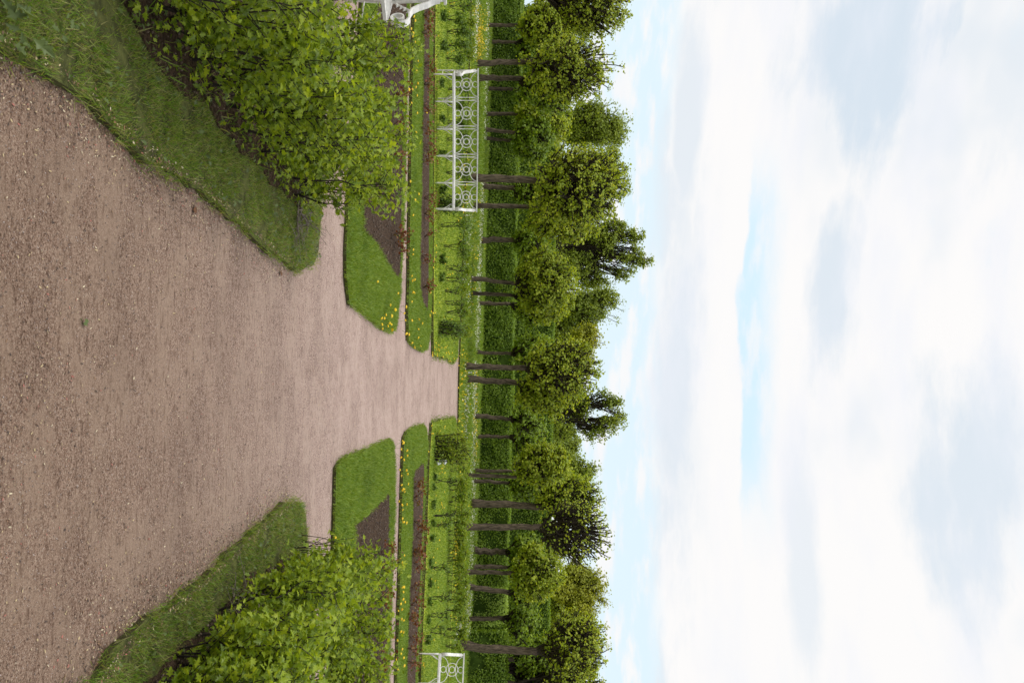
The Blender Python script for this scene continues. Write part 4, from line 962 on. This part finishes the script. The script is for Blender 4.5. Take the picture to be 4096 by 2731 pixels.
# ------------------------------------------------------------------ sky and sun
W = bpy.data.worlds.new('World'); S.world = W; W.use_nodes = True
nt = W.node_tree; nt.nodes.clear()
out = nt.nodes.new('ShaderNodeOutputWorld'); bg = nt.nodes.new('ShaderNodeBackground')
SUN_EL, SUN_AZ = math.radians(50), math.radians(-102)
sky = nt.nodes.new('ShaderNodeTexSky'); sky.sky_type = 'NISHITA'; sky.sun_disc = False
sky.sun_elevation = SUN_EL; sky.sun_rotation = SUN_AZ
tc = nt.nodes.new('ShaderNodeTexCoord'); sp = nt.nodes.new('ShaderNodeSeparateXYZ'); nt.links.new(tc.outputs['Generated'], sp.inputs[0])
X, Y, Z = sp.outputs
el = math_(nt, 'MULTIPLY', math_(nt, 'ARCSINE', Z), 57.29578); az = math_(nt, 'MULTIPLY', math_(nt, 'ARCTAN2', X, Y), 57.29578)
def cvec(kx, ky, ox=0, oy=0):
    c = nt.nodes.new('ShaderNodeCombineXYZ'); nt.links.new(math_(nt, 'MULTIPLY_ADD', az, kx, ox), c.inputs[0]); nt.links.new(math_(nt, 'MULTIPLY_ADD', el, ky, oy), c.inputs[1]); return c.outputs[0]
n1 = noise(nt, 1, 6, .6, cvec(.045, .16)); n2 = noise(nt, 1, 6, .6, cvec(.16, .5, 3, 7)); n3 = noise(nt, 1, 5, .55, cvec(.2, .75, 9, 2)); n4 = noise(nt, 1, 4, .5, cvec(.055, .11, 4.4, 1.3)); n5 = noise(nt, 1, 6, .6, cvec(.09, .3, 1.2, 5.1))
e = math_(nt, 'ADD', el, math_(nt, 'ADD', math_(nt, 'MULTIPLY_ADD', n1, 3.0, -1.5), math_(nt, 'MULTIPLY_ADD', n2, 2.0, -1.0)))
mul = lambda a, b: math_(nt, 'MULTIPLY', a, b); inv = lambda a: math_(nt, 'SUBTRACT', 1.0, a)
low = mul(inv(sstep(nt, e, 8.2, 10.0)), inv(mul(sstep(nt, n3, .46, .64), .9)))
band = mul(mul(mul(sstep(nt, e, 14.4, 14.8), inv(sstep(nt, e, 15.4, 17.4))), math_(nt, 'MULTIPLY_ADD', sstep(nt, n3, .45, .65), -.55, 1.0)), mul(sstep(nt, az, -15, -7), inv(sstep(nt, az, 6, 15))))
high = mul(mul(sstep(nt, e, 17, 26), sstep(nt, n5, .6, .75)), .35)
blue = math_(nt, 'MINIMUM', math_(nt, 'ADD', math_(nt, 'ADD', low, mul(band, .9)), high), 1.0)
grey = math_(nt, 'ADD', mul(mul(sstep(nt, n4, .5, .7), sstep(nt, e, 16.5, 20)), .5), mul(mul(mul(sstep(nt, e, 8.0, 9.0), inv(sstep(nt, e, 9.5, 13.5))), sstep(nt, n5, .42, .62)), .5))
def bank(a0, e0, wa, we, k):
    da = math_(nt, 'MULTIPLY', math_(nt, 'SUBTRACT', az, a0), 1 / wa); de = math_(nt, 'MULTIPLY', math_(nt, 'SUBTRACT', el, e0), 1 / we)
    r = math_(nt, 'SQRT', math_(nt, 'ADD', mul(da, da), mul(de, de))); r = math_(nt, 'ADD', r, math_(nt, 'ADD', math_(nt, 'MULTIPLY_ADD', n5, 2.4, -1.2), math_(nt, 'MULTIPLY_ADD', n2, .8, -.4)))
    return mul(inv(sstep(nt, r, .35, 1.25)), k)
for bk in ((-19, 21, 7, 4.5, .8), (-3.5, 20.3, 6.5, 1.6, .65), (9, 28, 8, 4, .65), (14, 18.2, 8, 1.2, .4), (2, 10.8, 12, 1.6, .6), (-14, 10.5, 8, 1.0, .5), (-20, 29, 9, 3, .4)):
    grey = math_(nt, 'MAXIMUM', grey, bank(*bk))
cl = mix(nt, (.80, .79, .785), (.51, .605, .70), math_(nt, 'MINIMUM', grey, 1.0))
cl = mix(nt, cl, (.71, .73, .79), mul(sstep(nt, n1, .42, .68), .6))
zen = math_(nt, 'MULTIPLY_ADD', sstep(nt, el, 40, 72), 1.25, 1.0)          # an overcast sky is brighter overhead
vm = nt.nodes.new('ShaderNodeVectorMath'); vm.operation = 'SCALE'; nt.links.new(cl, vm.inputs[0]); nt.links.new(zen, vm.inputs['Scale'])
sk = nt.nodes.new('ShaderNodeVectorMath'); sk.operation = 'SCALE'; nt.links.new(sky.outputs[0], sk.inputs[0]); sk.inputs['Scale'].default_value = .12
skp = mix(nt, sk.outputs[0], (.655, .775, .84), .9)                         # thin veil over the blue
skp = mix(nt, skp, (.53, .72, .845), mul(band, .8))
nt.links.new(mix(nt, vm.outputs[0], skp, blue), bg.inputs[0]); bg.inputs[1].default_value = 1.0
nt.links.new(bg.outputs[0], out.inputs[0])
sl = bpy.data.lights.new('sun', 'SUN'); sl.energy = 1.5; sl.angle = math.radians(12); sl.color = (1, .96, .9)
so = bpy.data.objects.new('sun', sl); COL.objects.link(so)
d = Vector((math.sin(SUN_AZ) * math.cos(SUN_EL), math.cos(SUN_AZ) * math.cos(SUN_EL), math.sin(SUN_EL)))
so.rotation_euler = d.to_track_quat('Z', 'Y').to_euler(); so.location = d * 80
S.view_settings.view_transform = 'Standard'; S.view_settings.look = 'None'; S.view_settings.gamma = 1; S.view_settings.exposure = .3
S.cycles.use_denoising = True; S.cycles.max_bounces = 6; S.cycles.transmission_bounces = 3; S.cycles.diffuse_bounces = 4
print('GRASS', gsum)
